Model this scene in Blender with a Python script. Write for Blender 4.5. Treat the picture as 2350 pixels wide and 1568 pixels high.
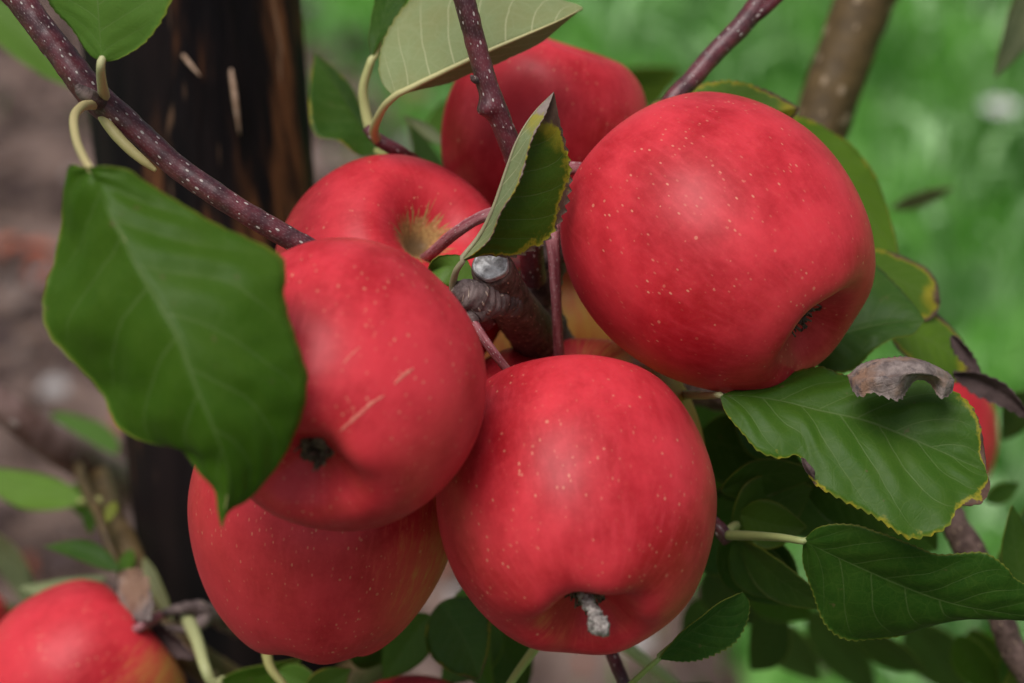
import bpy, math, random
import numpy as np
from mathutils import Vector, Matrix, noise as mnoise

for o in list(bpy.data.objects):
    bpy.data.objects.remove(o)
scene = bpy.context.scene
COL = scene.collection
random.seed(7)

# ------------------------------------------------------------------ camera
PITCH = math.radians(28.0)
CAM = np.array((0.0, 0.0, 1.35))
FWD = np.array((0.0, math.cos(PITCH), -math.sin(PITCH)))
RIGHT = np.array((1.0, 0.0, 0.0))
UP = np.array((0.0, math.sin(PITCH), math.cos(PITCH)))
FPX = 5500.0                      # focal length in pixels of a 2350 wide view
cam_d = bpy.data.cameras.new('camera')
cam = bpy.data.objects.new('camera', cam_d)
COL.objects.link(cam)
cam.location = CAM
cam.rotation_euler = (math.radians(90) - PITCH, 0, 0)
cam_d.sensor_width = 23.5
cam_d.lens = 55.0
cam_d.clip_start = 0.02
cam_d.clip_end = 400
cam_d.dof.use_dof = True
cam_d.dof.focus_distance = 0.598
cam_d.dof.aperture_fstop = 5.6
cam_d.dof.aperture_blades = 7
scene.camera = cam

# ------------------------------------------------------------------ light
SUN_EL, SUN_AZ = math.radians(68), math.radians(215)   # azimuth: from +Y clockwise
world = bpy.data.worlds.new('World')
scene.world = world
world.use_nodes = True
wn = world.node_tree
wn.nodes.clear()
sky = wn.nodes.new('ShaderNodeTexSky')
sky.sky_type = 'NISHITA'
sky.sun_disc = False
sky.sun_elevation = SUN_EL
sky.sun_rotation = SUN_AZ
sky.air_density = 1.0
sky.dust_density = 4.0
sky.ozone_density = 1.0
hsv = wn.nodes.new('ShaderNodeHueSaturation')
hsv.inputs['Saturation'].default_value = 0.55
bg = wn.nodes.new('ShaderNodeBackground')
bg.inputs['Strength'].default_value = 0.052
wo = wn.nodes.new('ShaderNodeOutputWorld')
wn.links.new(sky.outputs[0], hsv.inputs['Color'])
wn.links.new(hsv.outputs[0], bg.inputs['Color'])
wn.links.new(bg.outputs[0], wo.inputs['Surface'])
sun_d = bpy.data.lights.new('sun', 'SUN')
sun_d.energy = 1.5
sun_d.angle = math.radians(40)
sun_d.color = (1.0, 0.98, 0.96)
sun = bpy.data.objects.new('sun', sun_d)
COL.objects.link(sun)
sd = Vector((math.sin(SUN_AZ) * math.cos(SUN_EL), math.cos(SUN_AZ) * math.cos(SUN_EL), math.sin(SUN_EL)))
sun.rotation_euler = sd.to_track_quat('Z', 'Y').to_euler()
sun.location = (0, 0, 6)
scene.view_settings.view_transform = 'Standard'
scene.view_settings.look = 'None'
scene.view_settings.exposure = 0.93
scene.view_settings.gamma = 1.0
scene.render.engine = 'CYCLES'
scene.cycles.use_denoising = True
scene.cycles.max_bounces = 8

# ------------------------------------------------------------------ helpers
def P(u, v, d):
    """pixel of a 2350 x 1568 view and distance along the view axis -> world point"""
    return CAM + FWD * d + RIGHT * ((u - 1175) * d / FPX) - UP * ((v - 784) * d / FPX)

def camdir(x, y, z):
    """x right, y up, z towards the viewer -> world direction"""
    w = RIGHT * x + UP * y - FWD * z
    return w / np.linalg.norm(w)

def crom(pts, n, closed=False):
    """Catmull-Rom through pts, n samples evenly spaced by length (works on any width of row)"""
    pts = np.asarray(pts, float)
    if len(pts) == 2:
        t = np.linspace(0, 1, n)[:, None]
        return pts[0] * (1 - t) + pts[1] * t
    q = np.vstack([2 * pts[0] - pts[1], pts, 2 * pts[-1] - pts[-2]])
    out = []
    for i in range(1, len(q) - 2):
        p0, p1, p2, p3 = q[i - 1], q[i], q[i + 1], q[i + 2]
        for t in np.linspace(0, 1, 16, endpoint=False):
            out.append(0.5 * ((2 * p1) + (p2 - p0) * t + (2 * p0 - 5 * p1 + 4 * p2 - p3) * t * t
                              + (3 * p1 - p0 - 3 * p2 + p3) * t ** 3))
    out.append(pts[-1])
    out = np.array(out)
    seg = np.linalg.norm(np.diff(out[:, :3], axis=0), axis=1)
    s = np.concatenate([[0], np.cumsum(seg)])
    tt = np.linspace(0, s[-1], n)
    return np.stack([np.interp(tt, s, out[:, k]) for k in range(out.shape[1])], 1)

def nz(p, sc, seed=0.0):
    return mnoise.noise(Vector((p[0] * sc + seed * 7.13, p[1] * sc - seed * 3.7, p[2] * sc + seed * 1.9)))

def mk(name, verts, faces, mats, parent=None, uvs=None, attrs=None, midx=None, smooth=True):
    me = bpy.data.meshes.new(name)
    me.from_pydata([tuple(map(float, v)) for v in verts], [], [tuple(map(int, f)) for f in faces])
    if not isinstance(mats, (list, tuple)):
        mats = [mats]
    for m in mats:
        me.materials.append(m)
    if midx is not None:
        me.polygons.foreach_set('material_index', np.asarray(midx, dtype=np.int32))
    if smooth:
        me.polygons.foreach_set('use_smooth', np.ones(len(me.polygons), dtype=bool))
    if uvs is not None:        # per-vertex uv
        lay = me.uv_layers.new(name='UVMap')
        vi = np.empty(len(me.loops), dtype=np.int32)
        me.loops.foreach_get('vertex_index', vi)
        lay.data.foreach_set('uv', np.asarray(uvs, float)[vi].ravel())
    if attrs:
        for k, a in attrs.items():
            at = me.attributes.new(k, 'FLOAT', 'POINT')
            at.data.foreach_set('value', np.asarray(a, dtype=np.float32))
    me.update()
    o = bpy.data.objects.new(name, me)
    COL.objects.link(o)
    if parent:
        o.parent = parent
    return o

def empty(name, loc, rot=None):
    o = bpy.data.objects.new(name, None)
    o.empty_display_size = 0.03
    COL.objects.link(o)
    o.location = tuple(loc)
    if rot is not None:
        o.rotation_mode = 'QUATERNION'
        o.rotation_quaternion = rot
    return o

def tag(o, label=None, cat=None, group=None, kind=None):
    if label: o['label'] = label
    if cat: o['category'] = cat
    if group: o['group'] = group
    if kind: o['kind'] = kind
    return o

def tube_geo(pts, rad, nseg=14, bump=None, caps=True):
    """pts (n,3), rad (n,) -> verts, faces, uvs in metres"""
    pts = np.asarray(pts, float); n = len(pts)
    T = np.gradient(pts, axis=0); T /= (np.linalg.norm(T, axis=1)[:, None] + 1e-12)
    a = np.array((0.3, 0.5, 0.8)); a = a - T[0] * np.dot(a, T[0]); a /= np.linalg.norm(a)
    V, U = [], []
    s = 0.0
    for i in range(n):
        if i:
            s += np.linalg.norm(pts[i] - pts[i - 1])
            a = a - T[i] * np.dot(a, T[i]); a /= np.linalg.norm(a)
        b = np.cross(T[i], a)
        for k in range(nseg):
            an = 2 * math.pi * k / nseg
            dv = a * math.cos(an) + b * math.sin(an)
            r = rad[i]
            if bump: r = r * (1 + bump(pts[i] + dv * r, s, an))
            V.append(pts[i] + dv * r); U.append((an * rad[i], s))
    F = []
    for i in range(n - 1):
        for k in range(nseg):
            k2 = (k + 1) % nseg
            F.append((i * nseg + k, i * nseg + k2, (i + 1) * nseg + k2, (i + 1) * nseg + k))
    if caps:
        F.append(tuple(reversed(range(nseg))))
        F.append(tuple((n - 1) * nseg + k for k in range(nseg)))
    return V, F, U

# ------------------------------------------------------------------ material kit
class Mat:
    def __init__(s, name):
        s.m = bpy.data.materials.new(name); s.m.use_nodes = True
        s.t = s.m.node_tree; s.t.nodes.clear()
        s.out = s.t.nodes.new('ShaderNodeOutputMaterial')
    def n(s, typ, **kw):
        nd = s.t.nodes.new('ShaderNode' + typ)
        for k, v in kw.items():
            setattr(nd, k, v)
        return nd
    def put(s, sock, v):
        if isinstance(v, bpy.types.NodeSocket): s.t.links.new(v, sock)
        elif v is not None: sock.default_value = v
    def math(s, op, a, b=None, c=None, clamp=False):
        nd = s.n('Math', operation=op, use_clamp=clamp)
        for i, v in enumerate((a, b, c)):
            s.put(nd.inputs[i], v)
        return nd.outputs[0]
    def mix(s, f, a, b, blend='MIX'):
        nd = s.n('Mix', data_type='RGBA', blend_type=blend)
        nd.clamp_factor = True
        s.put(nd.inputs[0], f)
        s.put(nd.inputs[6], (*a, 1) if isinstance(a, tuple) and len(a) == 3 else a)
        s.put(nd.inputs[7], (*b, 1) if isinstance(b, tuple) and len(b) == 3 else b)
        return nd.outputs[2]
    def ramp(s, f, lo, hi, smooth=True):
        nd = s.n('MapRange', interpolation_type='SMOOTHSTEP' if smooth else 'LINEAR')
        s.put(nd.inputs[0], f); s.put(nd.inputs[1], lo); s.put(nd.inputs[2], hi)
        return nd.outputs[0]
    def noise(s, vec, scale, detail=3, rough=0.55):
        nd = s.n('TexNoise'); s.put(nd.inputs['Vector'], vec)
        nd.inputs['Scale'].default_value = scale; nd.inputs['Detail'].default_value = detail
        nd.inputs['Roughness'].default_value = rough
        return nd.outputs['Fac']
    def voro(s, vec, scale, feature='F1', rnd=1.0):
        nd = s.n('TexVoronoi', feature=feature); s.put(nd.inputs['Vector'], vec)
        nd.inputs['Scale'].default_value = scale; nd.inputs['Randomness'].default_value = rnd
        return nd
    def voro2(s, vec, scale, rnd=1.0):
        nd = s.voro(vec, scale, rnd=rnd); nd.voronoi_dimensions = '2D'; return nd
    def mapv(s, vec, scale):
        nd = s.n('Mapping'); s.put(nd.inputs[0], vec); nd.inputs['Scale'].default_value = scale
        return nd.outputs[0]
    def obj(s): return s.n('TexCoord').outputs['Object']
    def uv(s): return s.n('TexCoord').outputs['UV']
    def attr(s, name, typ='GEOMETRY'):
        nd = s.n('Attribute', attribute_name=name, attribute_type=typ)
        return nd.outputs['Fac']
    def bump(s, h, strength, dist):
        nd = s.n('Bump'); s.put(nd.inputs['Height'], h)
        nd.inputs['Strength'].default_value = strength; nd.inputs['Distance'].default_value = dist
        return nd.outputs[0]
    def bsdf(s, col, rough=0.5, spec=0.5, normal=None, **kw):
        nd = s.n('BsdfPrincipled')
        s.put(nd.inputs['Base Color'], (*col, 1) if isinstance(col, tuple) else col)
        s.put(nd.inputs['Roughness'], rough); s.put(nd.inputs['Specular IOR Level'], spec)
        if normal is not None: s.put(nd.inputs['Normal'], normal)
        for k, v in kw.items():
            s.put(nd.inputs[k.replace('_', ' ')], v)
        return nd.outputs[0]
    def done(s, sh):
        s.t.links.new(sh, s.out.inputs[0]); return s.m
    def objcol(s): return s.n('ObjectInfo').outputs['Color']
    def objrand(s): return s.n('ObjectInfo').outputs['Random']

def mat_apple():
    m = Mat('apple_skin')
    ob = m.obj()
    rnd = m.objrand()
    sh = m.n('VectorMath', operation='ADD'); m.put(sh.inputs[0], ob)
    cmb = m.n('CombineXYZ'); m.put(cmb.inputs[0], m.math('MULTIPLY', rnd, 3.7)); m.put(cmb.inputs[1], m.math('MULTIPLY', rnd, 1.3))
    m.put(sh.inputs[1], cmb.outputs[0])
    v = sh.outputs[0]
    fl = m.n('VectorMath', operation='MULTIPLY'); m.put(fl.inputs[0], ob); fl.inputs[1].default_value = (1, 1, 0)
    nm = m.n('VectorMath', operation='NORMALIZE'); m.put(nm.inputs[0], fl.outputs[0])
    ax = m.n('VectorMath', operation='MULTIPLY_ADD'); m.put(ax.inputs[0], v); ax.inputs[1].default_value = (4, 4, 9); m.put(ax.inputs[2], nm.outputs[0])
    vs = ax.outputs[0]
    mot = m.noise(v, 34, 6, 0.66)
    strk = m.noise(vs, 15, 5, 0.66)
    fine = m.noise(v, 900, 2, 0.5)
    red = m.mix(m.ramp(mot, 0.32, 0.68), (0.34, 0.006, 0.012), (0.61, 0.034, 0.048))
    red = m.mix(m.math('MULTIPLY', m.ramp(strk, 0.42, 0.78), 0.40), red, (0.62, 0.045, 0.062))
    red = m.mix(m.math('MULTIPLY', m.ramp(fine, 0.5, 0.8), 0.10), red, (0.66, 0.11, 0.08))
    # ground colour of the skin where the blush is thin
    yl = m.attr('yel')
    ym = m.math('ADD', yl, m.math('MULTIPLY', m.math('SUBTRACT', strk, 0.5), 0.9))
    ym = m.math('ADD', ym, m.math('MULTIPLY', m.math('SUBTRACT', mot, 0.5), 0.5))
    red = m.mix(m.math('MULTIPLY', m.ramp(m.noise(v, 17, 3, 0.5), 0.46, 0.66), 0.35), red, (0.60, 0.036, 0.050))
    ycol = m.mix(m.ramp(mot, 0.35, 0.7), (0.52, 0.20, 0.035), (0.50, 0.30, 0.06))
    col = m.mix(m.ramp(ym, 0.25, 0.95), red, ycol)
    # russet rays in the stalk cavity
    rus = m.attr('rus')
    ray = m.noise(vs, 13, 5, 0.65)
    rm = m.ramp(m.math('ADD', rus, m.math('MULTIPLY', m.math('SUBTRACT', ray, 0.5), 1.6)), 0.40, 0.56)
    rc = m.mix(m.ramp(fine, 0.3, 0.7), (0.26, 0.13, 0.045), (0.38, 0.22, 0.075))
    rc = m.mix(m.ramp(rus, 0.66, 0.92), rc, (0.10, 0.055, 0.02))
    col = m.mix(rm, col, rc)
    # lenticels
    vo = m.voro(v, 265)
    sp = m.n('SeparateColor'); m.put(sp.inputs[0], vo.outputs['Color'])
    size = m.math('MULTIPLY_ADD', sp.outputs[0], 0.095, 0.055)
    dot = m.math('SUBTRACT', 1.0, m.ramp(m.math('DIVIDE', vo.outputs['Distance'], size), 0.55, 1.05))
    dot = m.math('MULTIPLY', dot, m.math('MULTIPLY_ADD', sp.outputs[1], 0.48, 0.10))
    vo2 = m.voro(m.mapv(v, (1, 1, 0.55)), 620)
    sp2 = m.n('SeparateColor'); m.put(sp2.inputs[0], vo2.outputs['Color'])
    d2 = m.math('SUBTRACT', 1.0, m.ramp(vo2.outputs['Distance'], 0.10, 0.22))
    patch = m.ramp(m.noise(v, 55, 2), 0.40, 0.64)
    d2 = m.math('MULTIPLY', m.math('MULTIPLY', d2, patch), m.math('MULTIPLY', sp2.outputs[0], 0.85))
    dm = m.math('MAXIMUM', dot, d2)
    col = m.mix(dm, col, (0.64, 0.26, 0.16))
    h = m.math('ADD', m.math('MULTIPLY', m.noise(v, 260, 3), 0.5), m.math('MULTIPLY', dm, 0.4))
    nrm = m.bump(h, 0.10, 0.0006)
    rg = m.math('MULTIPLY_ADD', m.noise(v, 120, 3), 0.22, 0.38)
    rg = m.math('ADD', rg, m.math('MULTIPLY', rm, 0.3))
    return m.done(m.bsdf(col, rg, 0.25, nrm, 
                         Coat_Weight=0.06, Coat_Roughness=0.25, Sheen_Weight=0.015, Sheen_Roughness=0.45, Sheen_Tint=(1, 0.7, 0.8, 1),
                         Subsurface_Weight=0.06, Subsurface_Radius=(0.9, 0.2, 0.12, ), Subsurface_Scale=0.003))

def leaf_net(m):
    """returns (vein, net, a, t): masks made from the blade's own coordinates"""
    uv = m.n('SeparateXYZ'); m.put(uv.inputs[0], m.uv())
    s = m.math('MULTIPLY_ADD', uv.outputs[0], 2.0, -1.0)
    t = uv.outputs[1]
    a = m.math('ABSOLUTE', s)
    side = m.math('MULTIPLY', m.math('GREATER_THAN', s, 0.0), 0.42)
    nv = m.attr('veins', 'OBJECT')
    bend = m.math('MULTIPLY_ADD', m.math('MULTIPLY', a, a), 0.07, m.math('MULTIPLY', a, 0.20))
    wob = m.math('MULTIPLY', m.math('SUBTRACT', m.noise(m.obj(), 130, 2), 0.5), 0.018)
    q = m.math('ADD', m.math('MULTIPLY', m.math('ADD', m.math('SUBTRACT', t, bend), wob), nv), side)
    f = m.math('ABSOLUTE', m.math('SUBTRACT', m.math('FRACT', q), 0.5))
    w = m.math('MULTIPLY_ADD', a, -0.026, 0.044)
    vein = m.math('SUBTRACT', 1.0, m.ramp(m.math('DIVIDE', f, w), 0.3, 1.0))
    vein = m.math('MULTIPLY', vein, m.ramp(a, 1.0, 0.75))
    mid = m.math('SUBTRACT', 1.0, m.ramp(a, 0.005, 0.022))
    vein = m.math('MAXIMUM', m.math('MULTIPLY', vein, 0.8), mid)
    vo = m.voro(m.obj(), 620, 'DISTANCE_TO_EDGE')
    net = m.math('SUBTRACT', 1.0, m.ramp(vo.outputs['Distance'], 0.0, 0.12))
    vo2 = m.voro(m.obj(), 210, 'DISTANCE_TO_EDGE')
    net2 = m.math('SUBTRACT', 1.0, m.ramp(vo2.outputs['Distance'], 0.0, 0.07))
    net = m.math('MAXIMUM', m.math('MULTIPLY', net, 0.6), net2)
    return vein, net, a, t

def edge_dry(m, a, t):
    """dry-out mask creeping in from the margin; object property 'brown' 0..1"""
    br = m.attr('brown', 'OBJECT')
    nn = m.noise(m.obj(), 170, 4, 0.65)
    e = m.math('ADD', a, m.math('MULTIPLY', m.math('SUBTRACT', nn, 0.5), 0.8))
    e = m.math('ADD', e, m.math('MULTIPLY', m.ramp(t, 0.72, 1.0), 0.30))
    thr = m.math('MULTIPLY_ADD', br, -0.50, 1.12)
    tip = m.math('SUBTRACT', m.math('ADD', m.math('ADD', t, m.attr('drytip', 'OBJECT')), m.math('MULTIPLY', m.math('SUBTRACT', nn, 0.5), 0.25)), 1.0)
    tip = m.math('SUBTRACT', tip, m.math('LESS_THAN', m.attr('drytip', 'OBJECT'), 0.01))
    k = m.math('MAXIMUM', m.math('SUBTRACT', e, thr), tip)
    return m.math('MULTIPLY', m.ramp(k, 0.0, 0.05), m.math('GREATER_THAN', br, 0.01)), m.ramp(k, -0.12, 0.0)

def mat_leaf(under=False):
    m = Mat('leaf_underside' if under else 'leaf_face')
    vein, net, a, t = leaf_net(m)
    base = m.objcol()
    pat = m.noise(m.obj(), 75, 4, 0.6)
    fine = m.noise(m.obj(), 420, 3, 0.6)
    if under:
        c = m.mix(0.62, base, (0.27, 0.30, 0.16))
        c = m.mix(m.math('MULTIPLY', m.ramp(pat, 0.35, 0.7), 0.4), c, (0.24, 0.22, 0.08))
        c = m.mix(m.math('MULTIPLY', net, 0.12), c, (0.42, 0.45, 0.27))
        c = m.mix(m.math('MULTIPLY', vein, 0.75), c, (0.50, 0.49, 0.28))
    else:
        c = m.mix(m.math('MULTIPLY', m.ramp(pat, 0.3, 0.75), 0.7), base, m.mix(0.35, base, (0.07, 0.12, 0.012)))
        c = m.mix(m.math('MULTIPLY', m.ramp(fine, 0.45, 0.8), 0.25), c, m.mix(0.5, base, (0.02, 0.06, 0.01)))
        spot = m.math('MULTIPLY', m.ramp(m.noise(m.obj(), 300, 2, 0.5), 0.72, 0.78), 0.7)
        c = m.mix(spot, c, (0.10, 0.08, 0.03))
        c = m.mix(m.math('MULTIPLY', net, 0.20), c, (0.08, 0.14, 0.02))
        c = m.mix(m.math('MULTIPLY', vein, 0.40), c, (0.13, 0.18, 0.06))
    rim = m.ramp(m.math('ADD', a, m.math('MULTIPLY', m.math('SUBTRACT', pat, 0.5), 0.06)), 0.955, 1.0)
    c = m.mix(m.math('MULTIPLY', rim, 0.45), c, (0.26, 0.24, 0.03))
    dry, halo = edge_dry(m, a, t)
    c = m.mix(m.math('MULTIPLY', halo, m.math('MULTIPLY', m.math('GREATER_THAN', m.attr('brown', 'OBJECT'), 0.01), 0.75)), c, (0.32, 0.26, 0.02))
    dc = m.mix(fine, (0.03, 0.016, 0.012), (0.17, 0.10, 0.07))
    if under:
        dc = m.mix(fine, (0.16, 0.12, 0.10), (0.36, 0.29, 0.25))
    c = m.mix(dry, c, dc)
    h = m.math('ADD', m.math('MULTIPLY', vein, 0.8 if under else -0.7), m.math('MULTIPLY', net, 0.35 if under else -0.3))
    h = m.math('ADD', h, m.math('MULTIPLY', fine, 0.4))
    nrm = m.bump(h, 0.28, 0.0003)
    rough = 0.72 if under else m.math('MULTIPLY_ADD', fine, 0.2, 0.38)
    b = m.bsdf(c, rough, 0.2 if under else 0.17, nrm)
    tr = m.n('BsdfTranslucent')
    m.put(tr.inputs[0], m.mix(0.5, c, (0.20, 0.30, 0.02)))
    mx = m.n('MixShader'); mx.inputs[0].default_value = 0.22
    m.put(mx.inputs[1], b); m.put(mx.inputs[2], tr.outputs[0])
    return m.done(mx.outputs[0])

def mat_dry(dark=False):
    m = Mat('dry_leaf_dark' if dark else 'dry_leaf')
    v = m.obj()
    n1 = m.noise(v, 260, 5, 0.7); n2 = m.noise(v, 90, 3)
    if dark:
        c = m.mix(n1, (0.02, 0.012, 0.012), (0.12, 0.08, 0.075))
    else:
        c = m.mix(m.ramp(n1, 0.3, 0.7), (0.08, 0.06, 0.056), (0.25, 0.20, 0.18))
        c = m.mix(m.math('MULTIPLY', m.ramp(n2, 0.45, 0.62), 0.7), c, (0.24, 0.13, 0.075))
        c = m.mix(m.math('MULTIPLY', m.ramp(m.noise(v, 200, 4, .7), 0.58, 0.68), 0.8), c, (0.05, 0.045, 0.05))
    vo = m.voro(v, 420, 'DISTANCE_TO_EDGE')
    h = m.math('ADD', n1, m.math('MULTIPLY', m.ramp(vo.outputs['Distance'], 0, .1), .12))
    return m.done(m.bsdf(c, 0.85, 0.2, m.bump(h, 0.8, 0.0007)))

def mat_plain(name, c0, c1, scale, rough=0.6, spec=0.4, stretch=None, bump=0.3, dist=0.0005, lent=None):
    m = Mat(name)
    v = m.obj()
    vv = m.uv() if stretch else v
    if stretch:
        vv = m.mapv(vv, stretch)
    n1 = m.noise(vv, scale, 5, 0.65)
    c = m.mix(m.ramp(n1, 0.3, 0.72), c0, c1)
    h = n1
    if lent:
        lc, sc, asp, lo, hi = lent
        vo = m.voro2(m.mapv(m.uv(), (1, asp, 1)), sc, rnd=0.85)
        sp = m.n('SeparateColor'); m.put(sp.inputs[0], vo.outputs['Color'])
        size = m.math('MULTIPLY_ADD', sp.outputs[0], hi - lo, lo)
        dm = m.math('SUBTRACT', 1.0, m.ramp(m.math('DIVIDE', vo.outputs['Distance'], size), 0.6, 1.0))
        dm = m.math('MULTIPLY', dm, m.math('GREATER_THAN', sp.outputs[1], 0.35))
        c = m.mix(m.math('MULTIPLY', dm, 0.9), c, lc)
        h = m.math('ADD', h, m.math('MULTIPLY', dm, 1.2))
    return m.done(m.bsdf(c, rough, spec, m.bump(h, bump, dist)))

def mat_bark_twig():
    m = Mat('young_bark')
    v = m.obj()
    uvs = m.uv()
    n1 = m.noise(v, 160, 4, 0.6)
    st = m.noise(m.mapv(uvs, (1, 0.1, 1)), 1800, 3, 0.6)
    c = m.mix(m.ramp(n1, 0.3, 0.7), (0.040, 0.010, 0.014), (0.13, 0.022, 0.030))
    c = m.mix(m.math('MULTIPLY', m.ramp(st, 0.5, 0.75), 0.35), c, (0.20, 0.12, 0.13))
    spk = m.voro2(m.mapv(uvs, (1, 0.5, 1)), 1500)
    d0 = m.math('SUBTRACT', 1.0, m.ramp(spk.outputs['Distance'], 0.12, 0.25))
    c = m.mix(m.math('MULTIPLY', d0, 0.22), c, (0.30, 0.22, 0.22))
    vo = m.voro2(m.mapv(uvs, (1, 0.5, 1)), 480, rnd=0.9)
    sp = m.n('SeparateColor'); m.put(sp.inputs[0], vo.outputs['Color'])
    size = m.math('MULTIPLY_ADD', sp.outputs[0], 0.12, 0.05)
    dm = m.math('SUBTRACT', 1.0, m.ramp(m.math('DIVIDE', vo.outputs['Distance'], size), 0.7, 1.0))
    dm = m.math('MULTIPLY', dm, m.math('GREATER_THAN', sp.outputs[1], m.math('MULTIPLY', m.ramp(m.noise(v, 60, 2), 0.62, 0.4), 0.55)))
    c = m.mix(m.math('MULTIPLY', dm, 0.8), c, (0.52, 0.46, 0.42))
    h = m.math('ADD', m.math('MULTIPLY', st, 0.4), m.math('MULTIPLY', dm, 0.9))
    return m.done(m.bsdf(c, 0.42, 0.5, m.bump(h, 0.5, 0.0004)))

def mat_bark_old():
    m = Mat('old_bark')
    v = m.obj(); uvs = m.uv()
    n1 = m.noise(v, 170, 5, 0.7)
    ring = m.noise(m.mapv(uvs, (0.12, 1, 1)), 900, 4, 0.6)
    c = m.mix(m.ramp(n1, 0.36, 0.64), (0.055, 0.035, 0.032), (0.19, 0.14, 0.13))
    c = m.mix(m.math('MULTIPLY', m.ramp(ring, 0.5, 0.7), 0.5), c, (0.04, 0.025, 0.022))
    vo = m.voro2(m.mapv(uvs, (1, 0.6, 1)), 520)
    sp = m.n('SeparateColor'); m.put(sp.inputs[0], vo.outputs['Color'])
    dm = m.math('SUBTRACT', 1.0, m.ramp(vo.outputs['Distance'], 0.12, 0.22))
    dm = m.math('MULTIPLY', dm, m.math('GREATER_THAN', sp.outputs[1], 0.55))
    c = m.mix(m.math('MULTIPLY', dm, 0.8), c, (0.46, 0.36, 0.28))
    h = m.math('ADD', m.math('ADD', m.math('MULTIPLY', n1, 0.7), m.math('MULTIPLY', ring, 0.8)), dm)
    return m.done(m.bsdf(c, 0.7, 0.3, m.bump(h, 0.7, 0.0007)))

def mat_stake():
    m = Mat('tarred_timber')
    v = m.obj()
    vs = m.mapv(v, (1, 1, 0.07))
    n1 = m.noise(vs, 70, 5, 0.65)
    n2 = m.noise(m.mapv(v, (1, 1, 0.16)), 34, 4, 0.55)
    n3 = m.noise(vs, 260, 4, 0.6)
    c = m.mix(m.ramp(n1, 0.35, 0.7), (0.005, 0.004, 0.005), (0.016, 0.010, 0.010))
    sx = m.n('SeparateXYZ'); m.put(sx.inputs[0], v)
    wear = m.math('MULTIPLY', m.ramp(sx.outputs[2], 0.84, 1.0), 0.065)
    c = m.mix(m.math('MULTIPLY', m.ramp(m.math('ADD', n2, wear), 0.57, 0.66), m.ramp(n3, 0.3, 0.6)), c, (0.16, 0.062, 0.026))
    c = m.mix(m.math('MULTIPLY', m.ramp(m.math('ADD', m.noise(vs, 110, 3), wear), 0.70, 0.76), 0.7), c, (0.30, 0.17, 0.10))
    h = m.math('ADD', n1, m.math('MULTIPLY', n3, 0.6))
    return m.done(m.bsdf(c, 0.75, 0.12, m.bump(h, 0.8, 0.002)))

def mat_soil():
    m = Mat('soil')
    v = m.obj()
    n1 = m.noise(v, 8, 5, 0.62); n2 = m.noise(v, 45, 5, 0.7)
    c = m.mix(m.ramp(n1, 0.41, 0.60), (0.045, 0.026, 0.019), (0.215, 0.145, 0.118))
    c = m.mix(m.math('MULTIPLY', m.ramp(n2, 0.5, 0.75), 0.6), c, (0.27, 0.21, 0.19))
    return m.done(m.bsdf(c, 0.9, 0.2, m.bump(n2, 0.9, 0.02)))

def mat_grass(ground=False):
    m = Mat('turf_base' if ground else 'grass_blade')
    gp = m.n('NewGeometry').outputs['Position']
    n1 = m.noise(gp, 5, 3, 0.6); n2 = m.noise(gp, 12, 3, 0.7)
    c = m.mix(m.ramp(n1, 0.40, 0.60), (0.065, 0.22, 0.025), (0.19, 0.48, 0.075))
    c = m.mix(m.math('MULTIPLY', m.ramp(n2, 0.48, 0.68), 0.7), c, (0.40, 0.60, 0.30))
    if ground:
        c = m.mix(0.5, c, (0.04, 0.07, 0.02))
    b = m.bsdf(c, 0.5, 0.4)
    if ground: return m.done(b)
    tr = m.n('BsdfTranslucent'); m.put(tr.inputs[0], c)
    mx = m.n('MixShader'); mx.inputs[0].default_value = 0.42
    m.put(mx.inputs[1], b); m.put(mx.inputs[2], tr.outputs[0])
    return m.done(mx.outputs[0])

M_APPLE = mat_apple()
M_TOP, M_UND = mat_leaf(False), mat_leaf(True)
M_DRY, M_DRYD = mat_dry(False), mat_dry(True)
M_TWIG, M_OLD = mat_bark_twig(), mat_bark_old()
M_STAKE, M_SOIL = mat_stake(), mat_soil()
M_TURF, M_BLADE = mat_grass(True), mat_grass(False)
M_SHEEN = mat_plain('grass_sheen', (0.20, 0.42, 0.12), (0.44, 0.62, 0.34), 30, 0.4, 0.5)  # pale blade colour paints in the soft highlights and sheen of the grass
M_STALK = mat_plain('red_stalk', (0.17, 0.030, 0.040), (0.40, 0.17, 0.18), 900, 0.6, 0.3, (1, 0.12, 1), 0.4, 0.0004,
                    ((0.45, 0.33, 0.32), 1500, 0.4, 0.1, 0.25))
M_LIMB = mat_plain('olive_bark', (0.045, 0.028, 0.010), (0.12, 0.075, 0.028), 60, 0.6, 0.3, None, 0.4, 0.002,
                   ((0.30, 0.22, 0.14), 130, 0.7, 0.08, 0.24))
M_MAUVE = mat_plain('mauve_bark', (0.12, 0.065, 0.052), (0.33, 0.22, 0.20), 55, 0.65, 0.35, None, 0.4, 0.002,
                    ((0.40, 0.33, 0.30), 110, 0.7, 0.10, 0.22))
M_STUB = mat_plain('stub_bark', (0.060, 0.034, 0.028), (0.19, 0.12, 0.10), 320, 0.7, 0.25, None, 0.9, 0.0006,
                   ((0.42, 0.29, 0.21), 520, 0.45, 0.08, 0.2))
M_SEPAL = mat_plain('dried_sepal', (0.022, 0.013, 0.009), (0.19, 0.135, 0.10), 700, 0.9, 0.2)
M_WHITE = mat_plain('dried_pale_tuft', (0.07, 0.055, 0.05), (0.38, 0.34, 0.31), 700, 0.9, 0.2, None, 0.7, 0.0007)
M_CUT = mat_plain('cut_wood', (0.11, 0.10, 0.095), (0.58, 0.57, 0.56), 260, 0.35, 0.6, None, 0.4, 0.0004)
M_SPLIN = mat_plain('pale_splinter', (0.22, 0.13, 0.08), (0.42, 0.29, 0.21), 300, 0.8, 0.2)
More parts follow.
